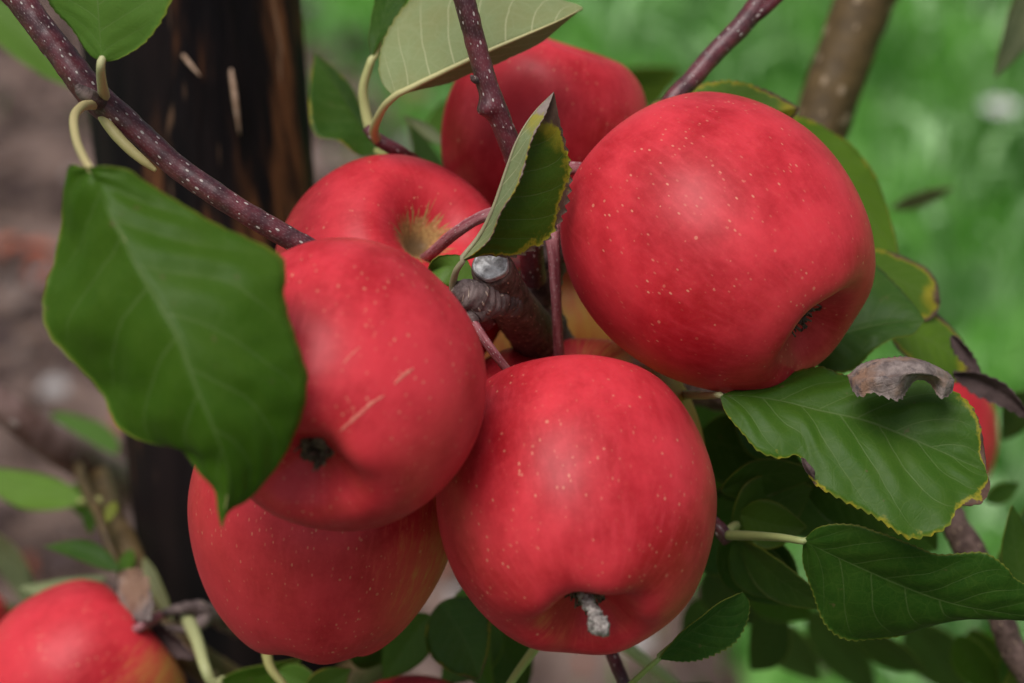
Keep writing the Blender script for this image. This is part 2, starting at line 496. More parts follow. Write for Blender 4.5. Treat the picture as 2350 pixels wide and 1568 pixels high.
M_SCAR = mat_plain('corky_scar', (0.56, 0.10, 0.085), (0.60, 0.20, 0.14), 900, 0.7, 0.3)
M_STONE = mat_plain('stone', (0.22, 0.20, 0.19), (0.50, 0.47, 0.45), 40, 0.8, 0.3)
M_PETAL = mat_plain('white_petal', (0.70, 0.72, 0.66), (0.85, 0.85, 0.80), 60, 0.7, 0.2)
M_FALL = mat_plain('fallen_red_leaf', (0.26, 0.05, 0.03), (0.45, 0.13, 0.06), 60, 0.7, 0.3)

def mat_petiole():
    m = Mat('leaf_stalk')
    n1 = m.noise(m.obj(), 350, 3)
    c = m.mix(m.math('MULTIPLY', n1, 0.5), m.objcol(), (0.42, 0.40, 0.16))
    return m.done(m.bsdf(c, 0.5, 0.4, m.bump(n1, 0.2, 0.0003)))
M_PET = mat_petiole()

# ------------------------------------------------------------------ ground
def ray_ground(u, v, z=0.0):
    d = P(u, v, 1.0) - CAM
    return CAM + d * ((CAM[2] - z) / -d[2])

e0, e1 = ray_ground(720, 20), ray_ground(1640, 1560)
edge_dir = (e1 - e0) / np.linalg.norm(e1 - e0)
edge_n = np.array((edge_dir[1], -edge_dir[0], 0.0))
if np.dot(edge_n, ray_ground(2300, 500) - e0) < 0: edge_n = -edge_n
def lawn_side(x, y):
    p = np.array((x, y, 0.0)) - e0
    return np.dot(p, edge_n) + 0.16 * mnoise.noise(Vector((x * 2.2, y * 2.2, 3.1))) + 0.07 * mnoise.noise(Vector((x * 8, y * 8, 9.1)))

def ground_sheet():
    xs = np.concatenate([np.linspace(-60, -4.2, 10), np.linspace(-4, 4, 130), np.linspace(4.2, 60, 10)])
    ys = np.concatenate([np.linspace(-40, -0.2, 8), np.linspace(0, 7, 115), np.linspace(7.3, 120, 12)])
    V, F, mi = [], [], []
    for y in ys:
        for x in xs:
            near = max(0.0, 1 - max(abs(x) / 4, abs(y - 3.5) / 3.5))
            h = (0.022 * mnoise.noise(Vector((x * 4, y * 4, 0))) + 0.014 * mnoise.noise(Vector((x * 17, y * 17, 5)))) * min(1, near * 4)
            V.append((x, y, h))
    nx = len(xs)
    for j in range(len(ys) - 1):
        for i in range(nx - 1):
            F.append((j * nx + i, j * nx + i + 1, (j + 1) * nx + i + 1, (j + 1) * nx + i))
            cx, cy = (xs[i] + xs[i + 1]) / 2, (ys[j] + ys[j + 1]) / 2
            s = lawn_side(cx, cy)
            mi.append(1 if s > 0 or s < -2.2 else 0)
    o = mk('ground', V, F, [M_SOIL, M_TURF], midx=mi)
    tag(o, kind='structure')
    return o
ground_sheet()

def grass():
    rng = random.Random(3)
    V, F = [], []
    n = 0
    while n < 42000:
        y = 1.0 + 6.5 * rng.random() ** 1.25
        x = rng.uniform(-1.0 - 0.1 * y, 0.8 + 0.42 * y)
        s = lawn_side(x, y)
        cl = mnoise.noise(Vector((x * 6, y * 6, 2)))
        if s < 0.0:
            if rng.random() > math.exp(s * 9) * 0.4 * (1 if cl > 0 else 0.2): continue
        n += 1
        h = rng.uniform(0.035, 0.085) * (1 + 0.5 * cl)
        w = rng.uniform(0.0025, 0.0055)
        an = rng.uniform(0, 6.283); lean = rng.uniform(0.1, 0.9) * h
        la = rng.uniform(0, 6.283)
        dx, dy = math.cos(an) * w, math.sin(an) * w
        lx, ly = math.cos(la) * lean, math.sin(la) * lean
        b = len(V)
        V += [(x - dx, y - dy, -0.01), (x + dx, y + dy, -0.01),
              (x + dx * .8 + lx * .35, y + dy * .8 + ly * .35, h * .6), (x - dx * .8 + lx * .35, y - dy * .8 + ly * .35, h * .6),
              (x + lx, y + ly, h)]
        F += [(b, b + 1, b + 2, b + 3), (b + 3, b + 2, b + 4)]
    mi = [0] * len(F)
    for _ in range(3000):
        y = 1.6 + 4.6 * rng.random() ** 1.2
        x = rng.uniform(-0.6, 0.6 + 0.42 * y)
        if lawn_side(x, y) < 0.05 or mnoise.noise(Vector((x * 3, y * 3, 8))) < -0.1: continue
        h = rng.uniform(.05, .11); w = rng.uniform(.004, .009); an = rng.uniform(0, 6.283); la = rng.uniform(0, 6.283)
        dx, dy = math.cos(an) * w, math.sin(an) * w; lx, ly = math.cos(la) * h * .9, math.sin(la) * h * .9
        b = len(V)
        V += [(x - dx, y - dy, 0), (x + dx, y + dy, 0), (x + dx + lx * .4, y + dy + ly * .4, h * .75), (x - dx + lx * .4, y - dy + ly * .4, h * .75), (x + lx, y + ly, h * .85)]
        F += [(b, b + 1, b + 2, b + 3), (b + 3, b + 2, b + 4)]; mi += [1, 1]
    o = mk('grass', V, F, [M_BLADE, M_SHEEN], midx=mi, smooth=False)
    tag(o, 'bright green mown grass blurred behind the apples', 'grass', kind='stuff')
grass()

def litter():
    rng = random.Random(11)
    V, F, mi = [], [], []
    n = 0
    while n < 2600:
        y = rng.uniform(1.4, 5.5); x = rng.uniform(-1.8, 1.4)
        s_ = lawn_side(x, y)
        if s_ > 0.05 or s_ < -2.2: continue
        n += 1
        r_ = rng.choice((.006, .009, .012, .02)) * rng.uniform(.7, 1.3); a0 = rng.uniform(0, 6.28); th = r_ * rng.choice((.15, .6))
        k = rng.choice((5, 6)); b = len(V)
        ring = [(math.cos(a0 + 6.283 * i / k) * r_ * rng.uniform(.6, 1.1), math.sin(a0 + 6.283 * i / k) * r_ * rng.uniform(.4, 1)) for i in range(k)]
        V += [(x + p, y + q, .002) for p, q in ring] + [(x + p * .7, y + q * .7, .016 + th * rng.uniform(.6, 1.2)) for p, q in ring]
        for i in range(k): F.append((b + i, b + (i + 1) % k, b + k + (i + 1) % k, b + k + i))
        F.append(tuple(b + k + i for i in range(k)))
        mi += [rng.choice((0, 0, 0, 0, 1, 2, 2, 2, 2, 2, 2, 3))] * (k + 1)
    o = mk('ground_litter', V, F, [M_DRY, M_STONE, M_DRYD, M_FALL], midx=mi, smooth=False)
    tag(o, 'crumbs of soil, stone and dead leaf littering the brown ground', 'litter', kind='stuff')
litter()

# ------------------------------------------------------------------ wooden stake
def stake():
    top, bot = P(428, -60, 0.79), P(560, 1400, 0.878)
    axis = (top - bot) / np.linalg.norm(top - bot)
    k = bot[2] / axis[2]
    base = bot - axis * (k + 0.15)
    head = top + axis * 0.35
    pts = crom([base, bot, top, head], 60)
    rng = random.Random(5)
    ph = [rng.uniform(0, 6.28) for _ in range(6)]
    def bump(p, s, an):
        r = 0.02 * math.sin(3 * an + ph[0]) + 0.012 * math.sin(7 * an + ph[1]) + 0.008 * math.sin(17 * an + ph[2])
        return r + 0.02 * nz((math.cos(an) * 2, math.sin(an) * 2, s * 5), 1.0, 3)
    V, F, U = tube_geo(pts, [0.0368] * len(pts), 72, bump)
    root = empty('wooden_stake', (base[0], base[1], 0))
    o = np.array(root.location)
    mk('shaft', np.array(V) - o, F, M_STAKE, root, U)
    def splinter(pp, r):
        q = crom(pp, 9)
        V, F, U = tube_geo(q, [r * (0.35 + 0.65 * math.sin(math.pi * min(1, 0.15 + i / 9))) for i in range(9)], 7)
        mk('splinter', np.array(V) - o, F, M_SPLIN, root, U)
    splinter([P(412, 116, .766), P(432, 142, .758), P(459, 174, .750)], .0007)
    splinter([P(530, 160, .769), P(540, 230, .7665), P(550, 310, .7695)], .0009)
    splinter([P(522, 150, .772), P(536, 190, .7695), P(545, 270, .7715)], .0007)
    tag(root, 'dark tarred round wooden stake behind the large left leaf', 'stake')
stake()

# ------------------------------------------------------------------ apple tree
TREE0 = P(770, 1700, 1.04); TREE0 = np.array((TREE0[0], TREE0[1], 0.0))
tree = empty('apple_tree', TREE0)
tag(tree, 'apple tree with speckled purple twigs and serrated green leaves around the fruit', 'tree')

def branch(name, pts, mat, n=None, nseg=18, label=None, rings=0, knots=(), caps=True):
    """pts rows: u, v, depth, radius in pixels"""
    w = np.array([[*P(u, v, d), r * d / FPX] for u, v, d, r in pts])
    n = n or 14 * len(pts)
    w = crom(w, n)
    sd = random.random() * 40
    tot = np.sum(np.linalg.norm(np.diff(w[:, :3], axis=0), axis=1))
    kn = [(k[0] * tot, k[1], k[2], k[3]) for k in knots]
    def bump(p, s, an):
        b = 0.05 * nz(p, 120, sd) + 0.05 * nz(p, 420, sd)
        if rings: b += 0.035 * math.sin(s * rings + 2 * nz(p, 200, sd)) + 0.07 * nz((s * 900, an, 0), 1, sd) + 0.16 * nz(p, 330, sd)
        for ks, ka, kw, kh in kn:
            da = (an - ka + math.pi) % (2 * math.pi) - math.pi
            b += kh * math.exp(-((s - ks) / kw) ** 2 - (da / 0.9) ** 2)
        return b
    V, F, U = tube_geo(w[:, :3], w[:, 3], nseg, bump, caps)
    o = mk(name, np.array(V) - TREE0, F, mat, tree, U)
    if label: o['label'] = label
    return o

branch('branch', [(-420, -760, .62, 38), (-240, -420, .61, 36), (-40, -100, .60, 34), (45, 0, .60, 33), (120, 98, .60, 33), (192, 190, .60, 36), (235, 232, .60, 33), (285, 272, .60, 29),
                  (400, 378, .60, 28), (520, 462, .60, 27), (620, 522, .602, 26), (700, 566, .604, 26),
                  (850, 640, .607, 26), (1010, 705, .618, 28), (1120, 730, .63, 30)], M_TWIG, 360, 22,
       'dark red branch with white specks crossing the upper left', knots=((.55, 3.6, .006, .4),))
branch('branch', [(960, -760, .60, 24), (1000, -380, .603, 25), (1040, -90, .605, 25), (1066, 0, .605, 25), (1092, 100, .608, 24.5), (1117, 190, .61, 25), (1150, 280, .613, 25), (1180, 358, .617, 25),
                  (1205, 450, .624, 25), (1218, 560, .634, 27), (1225, 640, .645, 30)], M_TWIG, 320, 22,
       'purple twig with white specks coming down from the top edge', knots=((.66, 2.6, .0022, .55), (.66, 3.6, .0022, .5)))
branch('branch', [(2240, -780, .67, 27), (2020, -400, .665, 26), (1830, -110, .66, 25), (1748, 0, .66, 25), (1700, 62, .66, 24), (1640, 122, .659, 23), (1590, 180, .657, 22), (1545, 228, .655, 22),
                  (1480, 320, .655, 22), (1400, 410, .653, 24), (1330, 490, .65, 30), (1300, 520, .65, 34)], M_TWIG, 320, 22,
       'dark purple twig running up right from the largest apple')
branch('branch', [(1722, 45, .66, 15), (1752, 25, .658, 14), (1800, -18, .655, 12), (1850, -70, .65, 12)], M_TWIG, 40, 14)
branch('limb', [(2330, -900, .84, 78), (2160, -450, .84, 74), (2060, -150, .84, 72), (1995, -20, .84, 68), (1945, 110, .84, 66), (1905, 220, .84, 65), (1875, 310, .84, 64), (1800, 440, .84, 64),
                (1640, 620, .835, 66), (1450, 760, .825, 70), (1200, 850, .83, 80), (960, 950, .88, 90), (810, 1100, .95, 100)], M_LIMB, 160, 28,
       'thick olive brown limb blurred at the upper right')
branch('trunk', [(700, 5200, 1.66, 80), (740, 2600, 1.22, 100), (770, 1700, 1.04, 110), (790, 1350, .97, 110), (810, 1100, .95, 104), (800, 950, .96, 85)], M_LIMB, 120, 28)
st = branch('leaf_stalk', [(232, 262, .600, 12), (252, 292, .598, 13), (285, 330, .597, 13), (325, 366, .597, 11), (358, 392, .598, 5)], None, 40, 12)
st.data.materials.clear(); st.data.materials.append(M_PET); st.color = (.40, .33, .14, 1)
branch('bud', [(232, 236, .598, 20), (205, 222, .593, 19), (186, 208, .591, 15), (176, 196, .590, 6)], M_OLD, 24, 14)
branch('bud', [(1096, 186, .6085, 9), (1087, 181, .607, 8), (1081, 174, .606, 3)], M_OLD, 14, 10)
# spur in the middle of the cluster
branch('spur', [(1352, 440, .655, 30), (1322, 478, .65, 40), (1282, 530, .648, 46), (1248, 610, .652, 48), (1236, 690, .658, 50), (1250, 770, .668, 56),
                (1285, 850, .700, 60), (1300, 930, .745, 62), (1240, 900, .80, 66), (1180, 860, .83, 66)], M_OLD, 150, 26,
       'grey ridged spur wood between the apples', rings=1500)
stub = branch('spur', [(1128, 611, .601, 45), (1131, 618, .603, 50), (1140, 638, .608, 51), (1162, 680, .62, 51), (1200, 735, .64, 54), (1245, 795, .67, 58), (1285, 850, .70, 60)],
              M_STUB, 80, 28, 'short pruned stub with a round silvery cut end')
branch('spur', [(1196, 700, .632, 30), (1150, 692, .612, 38), (1112, 690, .604, 42), (1085, 682, .600, 40), (1062, 668, .598, 30), (1045, 658, .597, 16)], M_OLD, 90, 24, None, rings=2600)
branch('spur', [(1120, 700, .606, 30), (1092, 712, .601, 30), (1080, 724, .600, 22), (1086, 740, .598, 14)], M_OLD, 40, 18, None, rings=2400)
# cut face of the stub
def cut_face():
    c = P(1127, 609, .5995); ax = P(1127, 609, .5995) - P(1162, 680, .62); ax /= np.linalg.norm(ax)
    a = np.cross(ax, (0, 0, 1.0)); a /= np.linalg.norm(a); b = np.cross(ax, a)
    V, F = [], []
    prof = [(0, .0007), (.35, .0009), (.65, .0006), (.85, .0010), (.96, .0012), (1.0, .0004), (1.0, -.0008)]
    R = 40 * .6 / FPX; K = 36
    for r, z in prof:
        for k in range(K):
            an = 6.28318 * k / K
            rr = R * r * (1 + 0.05 * math.sin(2 * an + 1) + .03 * math.sin(5 * an))
            p = c + a * math.cos(an) * rr + b * math.sin(an) * rr + ax * (z + .0004 * nz((math.cos(an) * r, math.sin(an) * r, 0), 3, 4))
            V.append(p)
    for i in range(len(prof) - 1):
        for k in range(K):
            k2 = (k + 1) % K
            F.append((i * K + k, i * K + k2, (i + 1) * K + k2, (i + 1) * K + k))
    o = mk('cut_face', np.array(V) - TREE0, F, M_CUT, stub)
cut_face()
# blurred side branches
branch('branch', [(-120, 825, .86, 36), (0, 925, .87, 39), (80, 985, .88, 42), (160, 1040, .90, 45), (250, 1090, .95, 46), (330, 1130, 1.03, 42), (450, 1180, 1.06, 40), (760, 1230, .98, 44)], M_MAUVE, 90, 20,
       'thick blurred branch entering from the left edge')
branch('branch', [(225, 1085, .92, 26), (250, 1160, .86, 28), (262, 1200, .81, 28), (290, 1250, .78, 30), (325, 1340, .77, 30), (360, 1420, .765, 34), (420, 1490, .76, 40), (520, 1560, .78, 40), (700, 1640, .80, 40), (860, 1500, .92, 40)], M_LIMB, 80, 18)
branch('twig', [(180, 1070, .89, 12), (195, 1120, .82, 12), (225, 1180, .78, 12), (262, 1280, .77, 10), (300, 1345, .76, 9)], M_LIMB, 40, 10)
branch('twig', [(365, 1412, .74, 9), (410, 1398, .735, 13), (450, 1395, .735, 18), (480, 1408, .74, 22), (540, 1440, .76, 24)], M_OLD, 40, 12, None, rings=1800)
branch('twig', [(380, 1440, .735, 8), (430, 1446, .73, 10), (462, 1430, .733, 16), (480, 1408, .74, 18)], M_OLD, 30, 10)
branch('branch', [(2420, 1640, .70, 30), (2330, 1500, .70, 30), (2290, 1400, .70, 31), (2240, 1290, .70, 36), (2195, 1210, .70, 34), (2160, 1150, .70, 26), (2050, 1050, .70, 30), (1850, 960, .705, 36), (1560, 880, .72, 44), (1330, 860, .745, 50)], M_STUB, 140, 20, rings=700)
branch('twig', [(1360, 1380, .66, 14), (1400, 1490, .655, 15), (1435, 1575, .65, 15), (1470, 1660, .65, 16)], M_TWIG, 40, 12)
branch('twig', [(840, 292, .66, 11), (858, 312, .66, 14), (885, 332, .66, 16), (930, 356, .665, 15), (1010, 420, .70, 16), (1120, 560, .74, 20), (1200, 700, .80, 26)], M_TWIG, 70, 14)
branch('twig', [(1750, 500, .84, 14), (1900, 600, .85, 12), (2030, 700, .86, 11), (2088, 790, .86, 10), (2098, 870, .853, 9)], M_TWIG, 50, 10)
branch('twig', [(1672, 1242, .640, 16), (1655, 1218, .640, 18), (1635, 1196, .645, 15), (1560, 1120, .70, 15), (1440, 980, .74, 20)], M_TWIG, 50, 14)

# ------------------------------------------------------------------ leaves
def leaf_core(mid, L, R, name='leaf', N=70, M=9, col=(0.045, 0.115, 0.014), under=False, brown=0.0, petiole=None,
              label=None, bulge=0.0, quilt=0.0004, wave=0.0012, veins=8, ser=26, ser_amp=0.03, mats=None, pr=9.0, seed=None, pcol=(0.36, 0.36, 0.12), parent=None, drytip=0.0):
    seed = random.random() * 50 if seed is None else seed
    mid, L, R = (np.asarray(x, float) for x in (mid, L, R))
    tv = np.linspace(0.003, 0.997, N)
    G = np.zeros((N, 2 * M + 1, 3)); S = np.linspace(-1, 1, 2 * M + 1)
    src = np.linspace(0, 1, len(mid))
    def at(A): return np.stack([np.interp(tv, src, A[:, k]) for k in range(3)], 1)
    m_, l_, r_ = at(mid), at(L), at(R)
    T = np.gradient(m_, axis=0)
    W = r_ - l_
    nn = np.cross(T, W); nn /= (np.linalg.norm(nn, axis=1)[:, None] + 1e-12)
    # keep one direction along the whole blade
    for i in range(1, N):
        if np.dot(nn[i], nn[i - 1]) < 0: nn[i] = -nn[i]
    if np.dot(nn.mean(0), CAM - m_.mean(0)) < 0: nn = -nn
    up = -1.0 if under else 1.0
    for j, s in enumerate(S):
        a = abs(s); E = l_ if s < 0 else r_
        sw = np.linalg.norm(E - m_, axis=1)
        e = E.copy()
        if a > 0.99 and ser:
            ph = (tv * ser + (0.3 if s > 0 else 0)) % 1.0
            saw = np.where(ph < 0.75, ph / 0.75, (1 - ph) / 0.25)
            e = m_ + (E - m_) * (1 + ser_amp * (saw - 0.6) * np.clip(np.sin(np.pi * tv) * 3, 0, 1))[:, None]
        p = m_ * (1 - a) + e * a
        q = (tv - 0.20 * a - 0.07 * a * a) * veins + (0.42 if s > 0 else 0)
        disp = bulge * np.sin(np.pi * a ** 0.9) * np.sin(np.pi * tv) * up
        disp = disp - 0.42 * quilt * np.cos(2 * np.pi * (q - 0.5)) * np.sin(np.pi * min(1, a * 1.02)) * up * np.clip(sw / 0.012, 0, 1)
        for i in range(N):
            w = wave * nz(p[i], 55, seed) * (0.25 + a) + wave * 0.35 * nz(p[i], 190, seed) * a
            G[i, j] = p[i] + nn[i] * (disp[i] + w)
    dt = np.gradient(G, axis=0); ds = np.gradient(G, axis=1)
    nr = np.cross(ds, dt); nr /= (np.linalg.norm(nr, axis=2)[..., None] + 1e-12)
    half = nr[:, M + 1:]
    cdir = CAM - G[:, M + 1:]
    flip = np.sum(half * cdir) < 0
    if flip: nr = -nr
    th = 0.00028
    A = G.reshape(-1, 3); B = (G - nr * th).reshape(-1, 3)
    V = np.vstack([A, B]) - TREE0
    C = 2 * M + 1; off = N * C
    F, mi = [], []
    for i in range(N - 1):
        for j in range(C - 1):
            q = (i * C + j, i * C + j + 1, (i + 1) * C + j + 1, (i + 1) * C + j)
            if flip: q = q[::-1]
            F.append(q); mi.append(0)
            F.append(tuple(off + k for k in q[::-1])); mi.append(1)
    def rim(ix):
        for a_, b_ in zip(ix[:-1], ix[1:]):
            F.append((a_, b_, off + b_, off + a_)); mi.append(0)
    rim([i * C for i in range(N)]); rim([i * C + C - 1 for i in range(N)])
    uv = np.array([((s + 1) / 2, t) for t in tv for s in S]); uv = np.vstack([uv, uv])
    mm = mats or ([M_UND, M_TOP] if under else [M_TOP, M_UND])
    o = mk(name, V, F, mm, parent or tree, uv, midx=mi)
    if col not in (GREEN, DGREEN, LGREEN) and not under: col = (col[0] * .72, col[1] * .76, col[2] * .5)
    o.color = (*col, 1); o['veins'] = float(veins); o['brown'] = float(brown); o['drytip'] = float(drytip)
    if label: o['label'] = label
    if petiole is not None:
        d0 = np.dot(mid[0] - CAM, FWD); r0 = pr * d0 / FPX
        pp = np.asarray(petiole, float)             # rows from the twig to the blade's foot
        npet = max(8, 6 * len(pp))
        body = crom(np.vstack([pp, mid[0]]), npet)
        ctr = G[:, M] - nr[:, M] * (th * 0.5) + (0 if not under else 1) * nr[:, M] * th
        side = nr[:, M] * (1 if under else -1)
        k = 24; idx = np.linspace(2, N - 1, k).astype(int)
        tt = np.linspace(0, 1, k)
        rr = r0 * (0.72 * (1 - tt) ** 0.9 + 0.06)
        rib = ctr[idx] + side[idx] * (rr * (0.45 if under else 0.98))[:, None]
        pts = np.vstack([body, rib]); rad = np.concatenate([r0 * np.linspace(1.25, 0.85, npet), rr])
        Vp, Fp, Up = tube_geo(pts, rad, 9)
        po = mk('leaf_stalk', np.array(Vp) - TREE0, Fp, M_PET, o, Up)
        po.color = (*pcol, 1)
    return o

def pxs(rows, d, n=120):
    return crom([P(r[0], r[1], d + (r[2] / 100 if len(r) > 2 else 0)) for r in rows], n)

def leaf(base, tip, mid, left, right, d, petiole=None, **kw):
    m = pxs([base] + mid + [tip], d); l = pxs([base] + left + [tip], d); r = pxs([base] + right + [tip], d)
    pet = None
    if petiole: pet = [P(q[0], q[1], d + (q[2] / 100 if len(q) > 2 else 0)) for q in petiole]
    return leaf_core(m, l, r, petiole=pet, **kw)

def auto(base, tip, w, roll=0.0, bend=0.0, sag=0.0, fold=0.15, stalk=None, asym=1.0, **kw):
    """ovate leaf from (u,v,d) to (u,v,d); w half width in px; roll turns the blade about its midrib"""
    b, t = P(*base), P(*tip)
    ax = t - b; Ln = np.linalg.norm(ax); ax /= Ln
    d = (base[2] + tip[2]) / 2
    view = b - CAM; view /= np.linalg.norm(view)
    side = np.cross(view, ax); side /= np.linalg.norm(side)
    nrm = np.cross(ax, side)
    wd = side * math.cos(roll) + nrm * math.sin(roll)
    wn_ = np.cross(ax, wd)
    tt = np.linspace(0, 1, 60)
    mid = b + np.outer(tt, ax * Ln) + np.outer(np.sin(np.pi * tt), side * bend * d / FPX) + np.outer(np.sin(np.pi * tt), nrm * sag * d / FPX)
    prof = np.sin(np.pi * tt ** 0.82) ** 0.85 * (1 - 0.1 * tt)
    ww = w * d / FPX
    sg = 1 if np.dot(wn_, -view) > 0 else -1
    l = mid - np.outer(prof * ww, wd) + np.outer(prof * ww * fold, wn_ * sg)
    r = mid + np.outer(prof * ww * asym, wd) + np.outer(prof * ww * fold, wn_ * sg)
    pet = [P(*q) for q in stalk] if stalk else None
    kw.setdefault('N', 44); kw.setdefault('M', 6); kw.setdefault('veins', 7); kw.setdefault('ser', 16)
    return leaf_core(mid, l, r, petiole=pet, **kw)

GREEN = (0.040, 0.098, 0.004)
DGREEN = (0.024, 0.068, 0.005)
LGREEN = (0.085, 0.17, 0.022)

# large leaf in front, left
leaf((207, 388, .9), (512, 1214, .2), [(258, 505, .2), (330, 640, -.4), (400, 760, -.8), (445, 875, -.9), (492, 990, -.8), (525, 1090, -.3)],
     [(165, 384, 1.4), (138, 450, 1.8), (128, 560, 2.1), (102, 690, 2.2), (112, 765, 2.0), (170, 835, 1.7), (222, 900, 1.4), (255, 970, 1.1), (300, 1005, .9), (365, 1025, .6), (415, 1035, .4), (455, 1085, .2), (492, 1125, .1), (500, 1170, .1)],
     [(240, 382, .5), (300, 392, .7), (340, 420, .8), (420, 468, .8), (500, 515, .7), (580, 550, .6), (635, 580, .6), (655, 620, .5), (654, 680, .4), (670, 745, .4), (690, 810, .4), (706, 865, .5), (695, 950, .6), (655, 1035, .7), (610, 1095, .8), (565, 1148, .7), (530, 1172, .6)],
     .507, petiole=[(222, 240, 9.2), (190, 244, 7.5), (170, 270, 5.5), (175, 320, 3.5), (192, 362, 1.6)], N=130, M=13, col=GREEN,
     label='large smooth green leaf in front of the stake, yellowish along its edge', bulge=.0012, quilt=.0017, wave=.0022, veins=7, ser=22, ser_amp=.014, pr=11, pcol=(.42, .33, .16))
# top left
leaf((232, 142), (225, -330, 1), [(224, 0, 0), (218, -150, .3)],
     [(200, 125, .2), (162, 62, .6), (112, 5, 1), (78, -80, 1.2), (80, -200, 1), (150, -290, 1)],
     [(272, 133, -.2), (322, 105, -.5), (362, 60, -.8), (394, -8, -1), (410, -100, -1), (380, -220, 0), (300, -300, .5)],
     .575, petiole=[(240, 225, 2.4), (234, 190, 1.0), (231, 160, .2)], N=90, M=10, col=(.10, .20, .04),
     label='pale green leaf at the top left with purple flecks by its midrib', bulge=.001, quilt=.0004, veins=8, pr=12, pcol=(.42, .40, .22))
# pale underside, top middle
leaf((905, 222), (1336, 22, .6), [(1000, 175, -.3), (1100, 128, -.5), (1200, 85, -.4), (1280, 50, 0)],
     [(880, 195, .3), (871, 150, .6), (884, 85, 1.2), (925, 20, 1.8), (990, -40, 2), (1100, -72, 2), (1200, -50, 1.6), (1285, -5, 1), (1322, 12, .7)],
     [(960, 207, .1), (1030, 190, .2), (1085, 166, .25), (1150, 142, .25), (1220, 109, .3), (1290, 60, .5)],
     .632, petiole=[(866, 322, 2.8), (858, 300, 2), (868, 270, 1), (886, 240, .3)], N=90, M=10, col=(.16, .22, .05), under=True,
     label='leaf showing its pale veined underside at the top', quilt=.0005, veins=8, ser=24, pr=10, pcol=(.46, .42, .20))
# dark leaf at the top edge beside it
leaf((852, 138), (905, -170, 1), [(880, 40, .2), (900, -60, .5)], [(849, 80, .3), (855, 0, .6), (880, -100, .9)],
     [(880, 90, 0), (925, 12, 0), (960, -60, 0), (945, -120, .5)], .655,
     petiole=[(850, 300, .6), (838, 250, .5), (834, 200, .3)], N=60, M=8, col=DGREEN, pr=11, pcol=(.42, .42, .18))
# left of the upper apples
leaf((868, 350), (720, 120, 1), [(815, 265, .3), (765, 190, .6)], [(825, 358, -.3), (775, 325, -.5), (722, 312, -.5), (707, 250, -.2), (713, 180, .4)],
     [(852, 295, .8), (826, 238, 1.2), (800, 190, 1.3), (768, 152, 1.2)], .71, petiole=[(905, 352, -4.2), (888, 356, -2)], N=60, M=8, col=DGREEN, brown=.12, pr=9)
# folded leaf in the middle of the cluster
leaf((1062, 600), (1272, 212, .1), [(1105, 545, 0), (1136, 480, -.2), (1165, 392, -.3), (1190, 322, -.3), (1226, 262, -.2)],
     [(1092, 582, -.3), (1128, 548, -.7), (1150, 490, -.9), (1182, 440, -1.0), (1205, 390, -1.0), (1222, 325, -.9), (1255, 262, -.4)],
     [(1112, 588, .2), (1180, 592, .5), (1235, 570, .7), (1272, 535, .8), (1302, 475, .8), (1313, 405, .7), (1300, 330, .4), (1284, 270, .2)],
     .592, petiole=[(1040, 676, .9), (1040, 650, .6), (1047, 622, .2)], N=170, M=12, col=(.058, .125, .012), brown=.40, drytip=.17,
     label='folded serrated leaf with a brown tip in the middle of the cluster', bulge=.0006, quilt=.0003, wave=.0004, veins=8, ser=24, ser_amp=.07, pr=8, pcol=(.20, .17, .12))
# small leaf behind the stub
leaf((1092, 640), (984, 622, .3), [(1040, 612, 0)], [(1066, 590, 0), (1020, 586, 0), (994, 600, 0)], [(1070, 668, 0), (1040, 660, 0), (1008, 648, 0)],
     .617, N=40, M=6, col=(.13, .24, .05), ser=10, ser_amp=.06, petiole=[(1120, 660, .3)])
# behind the largest apple
leaf((1478, 262), (1836, 248, .4), [(1580, 252, 0), (1700, 262, .2)], [(1500, 232, .3), (1540, 220, .4), (1600, 194, .5), (1680, 185, .6), (1750, 202, .6), (1800, 226, .5)],
     [(1550, 330, 1), (1680, 360, 1), (1790, 310, .8)], .672, petiole=[(1440, 300, 0), (1400, 330, -1)], N=90, M=8, col=(.10, .19, .025), brown=.45, drytip=.06, ser=24, ser_amp=.08,
     label='leaf with scorched brown teeth just above the largest apple')
leaf((1760, 300), (2066, 595, 0), [(1880, 385, 0), (1985, 485, 0)], [(1832, 264, .5), (1902, 293, .8), (1965, 350, .8), (2020, 425, .6), (2048, 510, .3)],
     [(1830, 440, -.5), (1920, 560, -.5), (2005, 605, -.3)], .70, petiole=[(1700, 330, 0), (1640, 380, 0)], N=60, M=8, col=(.12, .22, .02), ser=22, brown=.12)
leaf((1940, 575), (2160, 690, 0), [(2030, 625, 0), (2100, 660, 0)], [(1995, 572, .5), (2060, 590, .8), (2120, 612, .8), (2152, 645, .4)],
     [(1990, 640, -.5), (2050, 710, -.5), (2120, 735, -.3), (2152, 715, 0)], .69, N=60, M=8, col=(.09, .17, .02), brown=.46, drytip=.12, ser=20, petiole=[(1880, 560, 0), (1800, 560, 1)])
leaf((1840, 800), (2122, 735, -.3), [(1950, 762, 0), (2045, 742, 0)], [(1900, 690, 1), (1990, 605, 1.3), (2050, 645, 1), (2098, 700, .3)],
     [(1885, 846, -.6), (1955, 850, -.8), (2005, 805, -.8), (2050, 778, -.6), (2095, 768, -.5)], .66, N=70, M=8, col=(.05, .12, .025), ser=18, petiole=[(1780, 800, .5), (1700, 790, 2)], bulge=.002)
leaf((2040, 740), (2236, 860, .2), [(2110, 770, 0), (2180, 810, 0)], [(2080, 700, .6), (2135, 700, .8), (2190, 752, .8), (2220, 800, .4)],
     [(2060, 800, -.5), (2120, 850, -.6), (2190, 880, -.4)], .685, N=60, M=8, col=(.11, .20, .02), brown=.42, drytip=.15, ser=18, petiole=[(1960, 720, 0), (1880, 720, .5)])
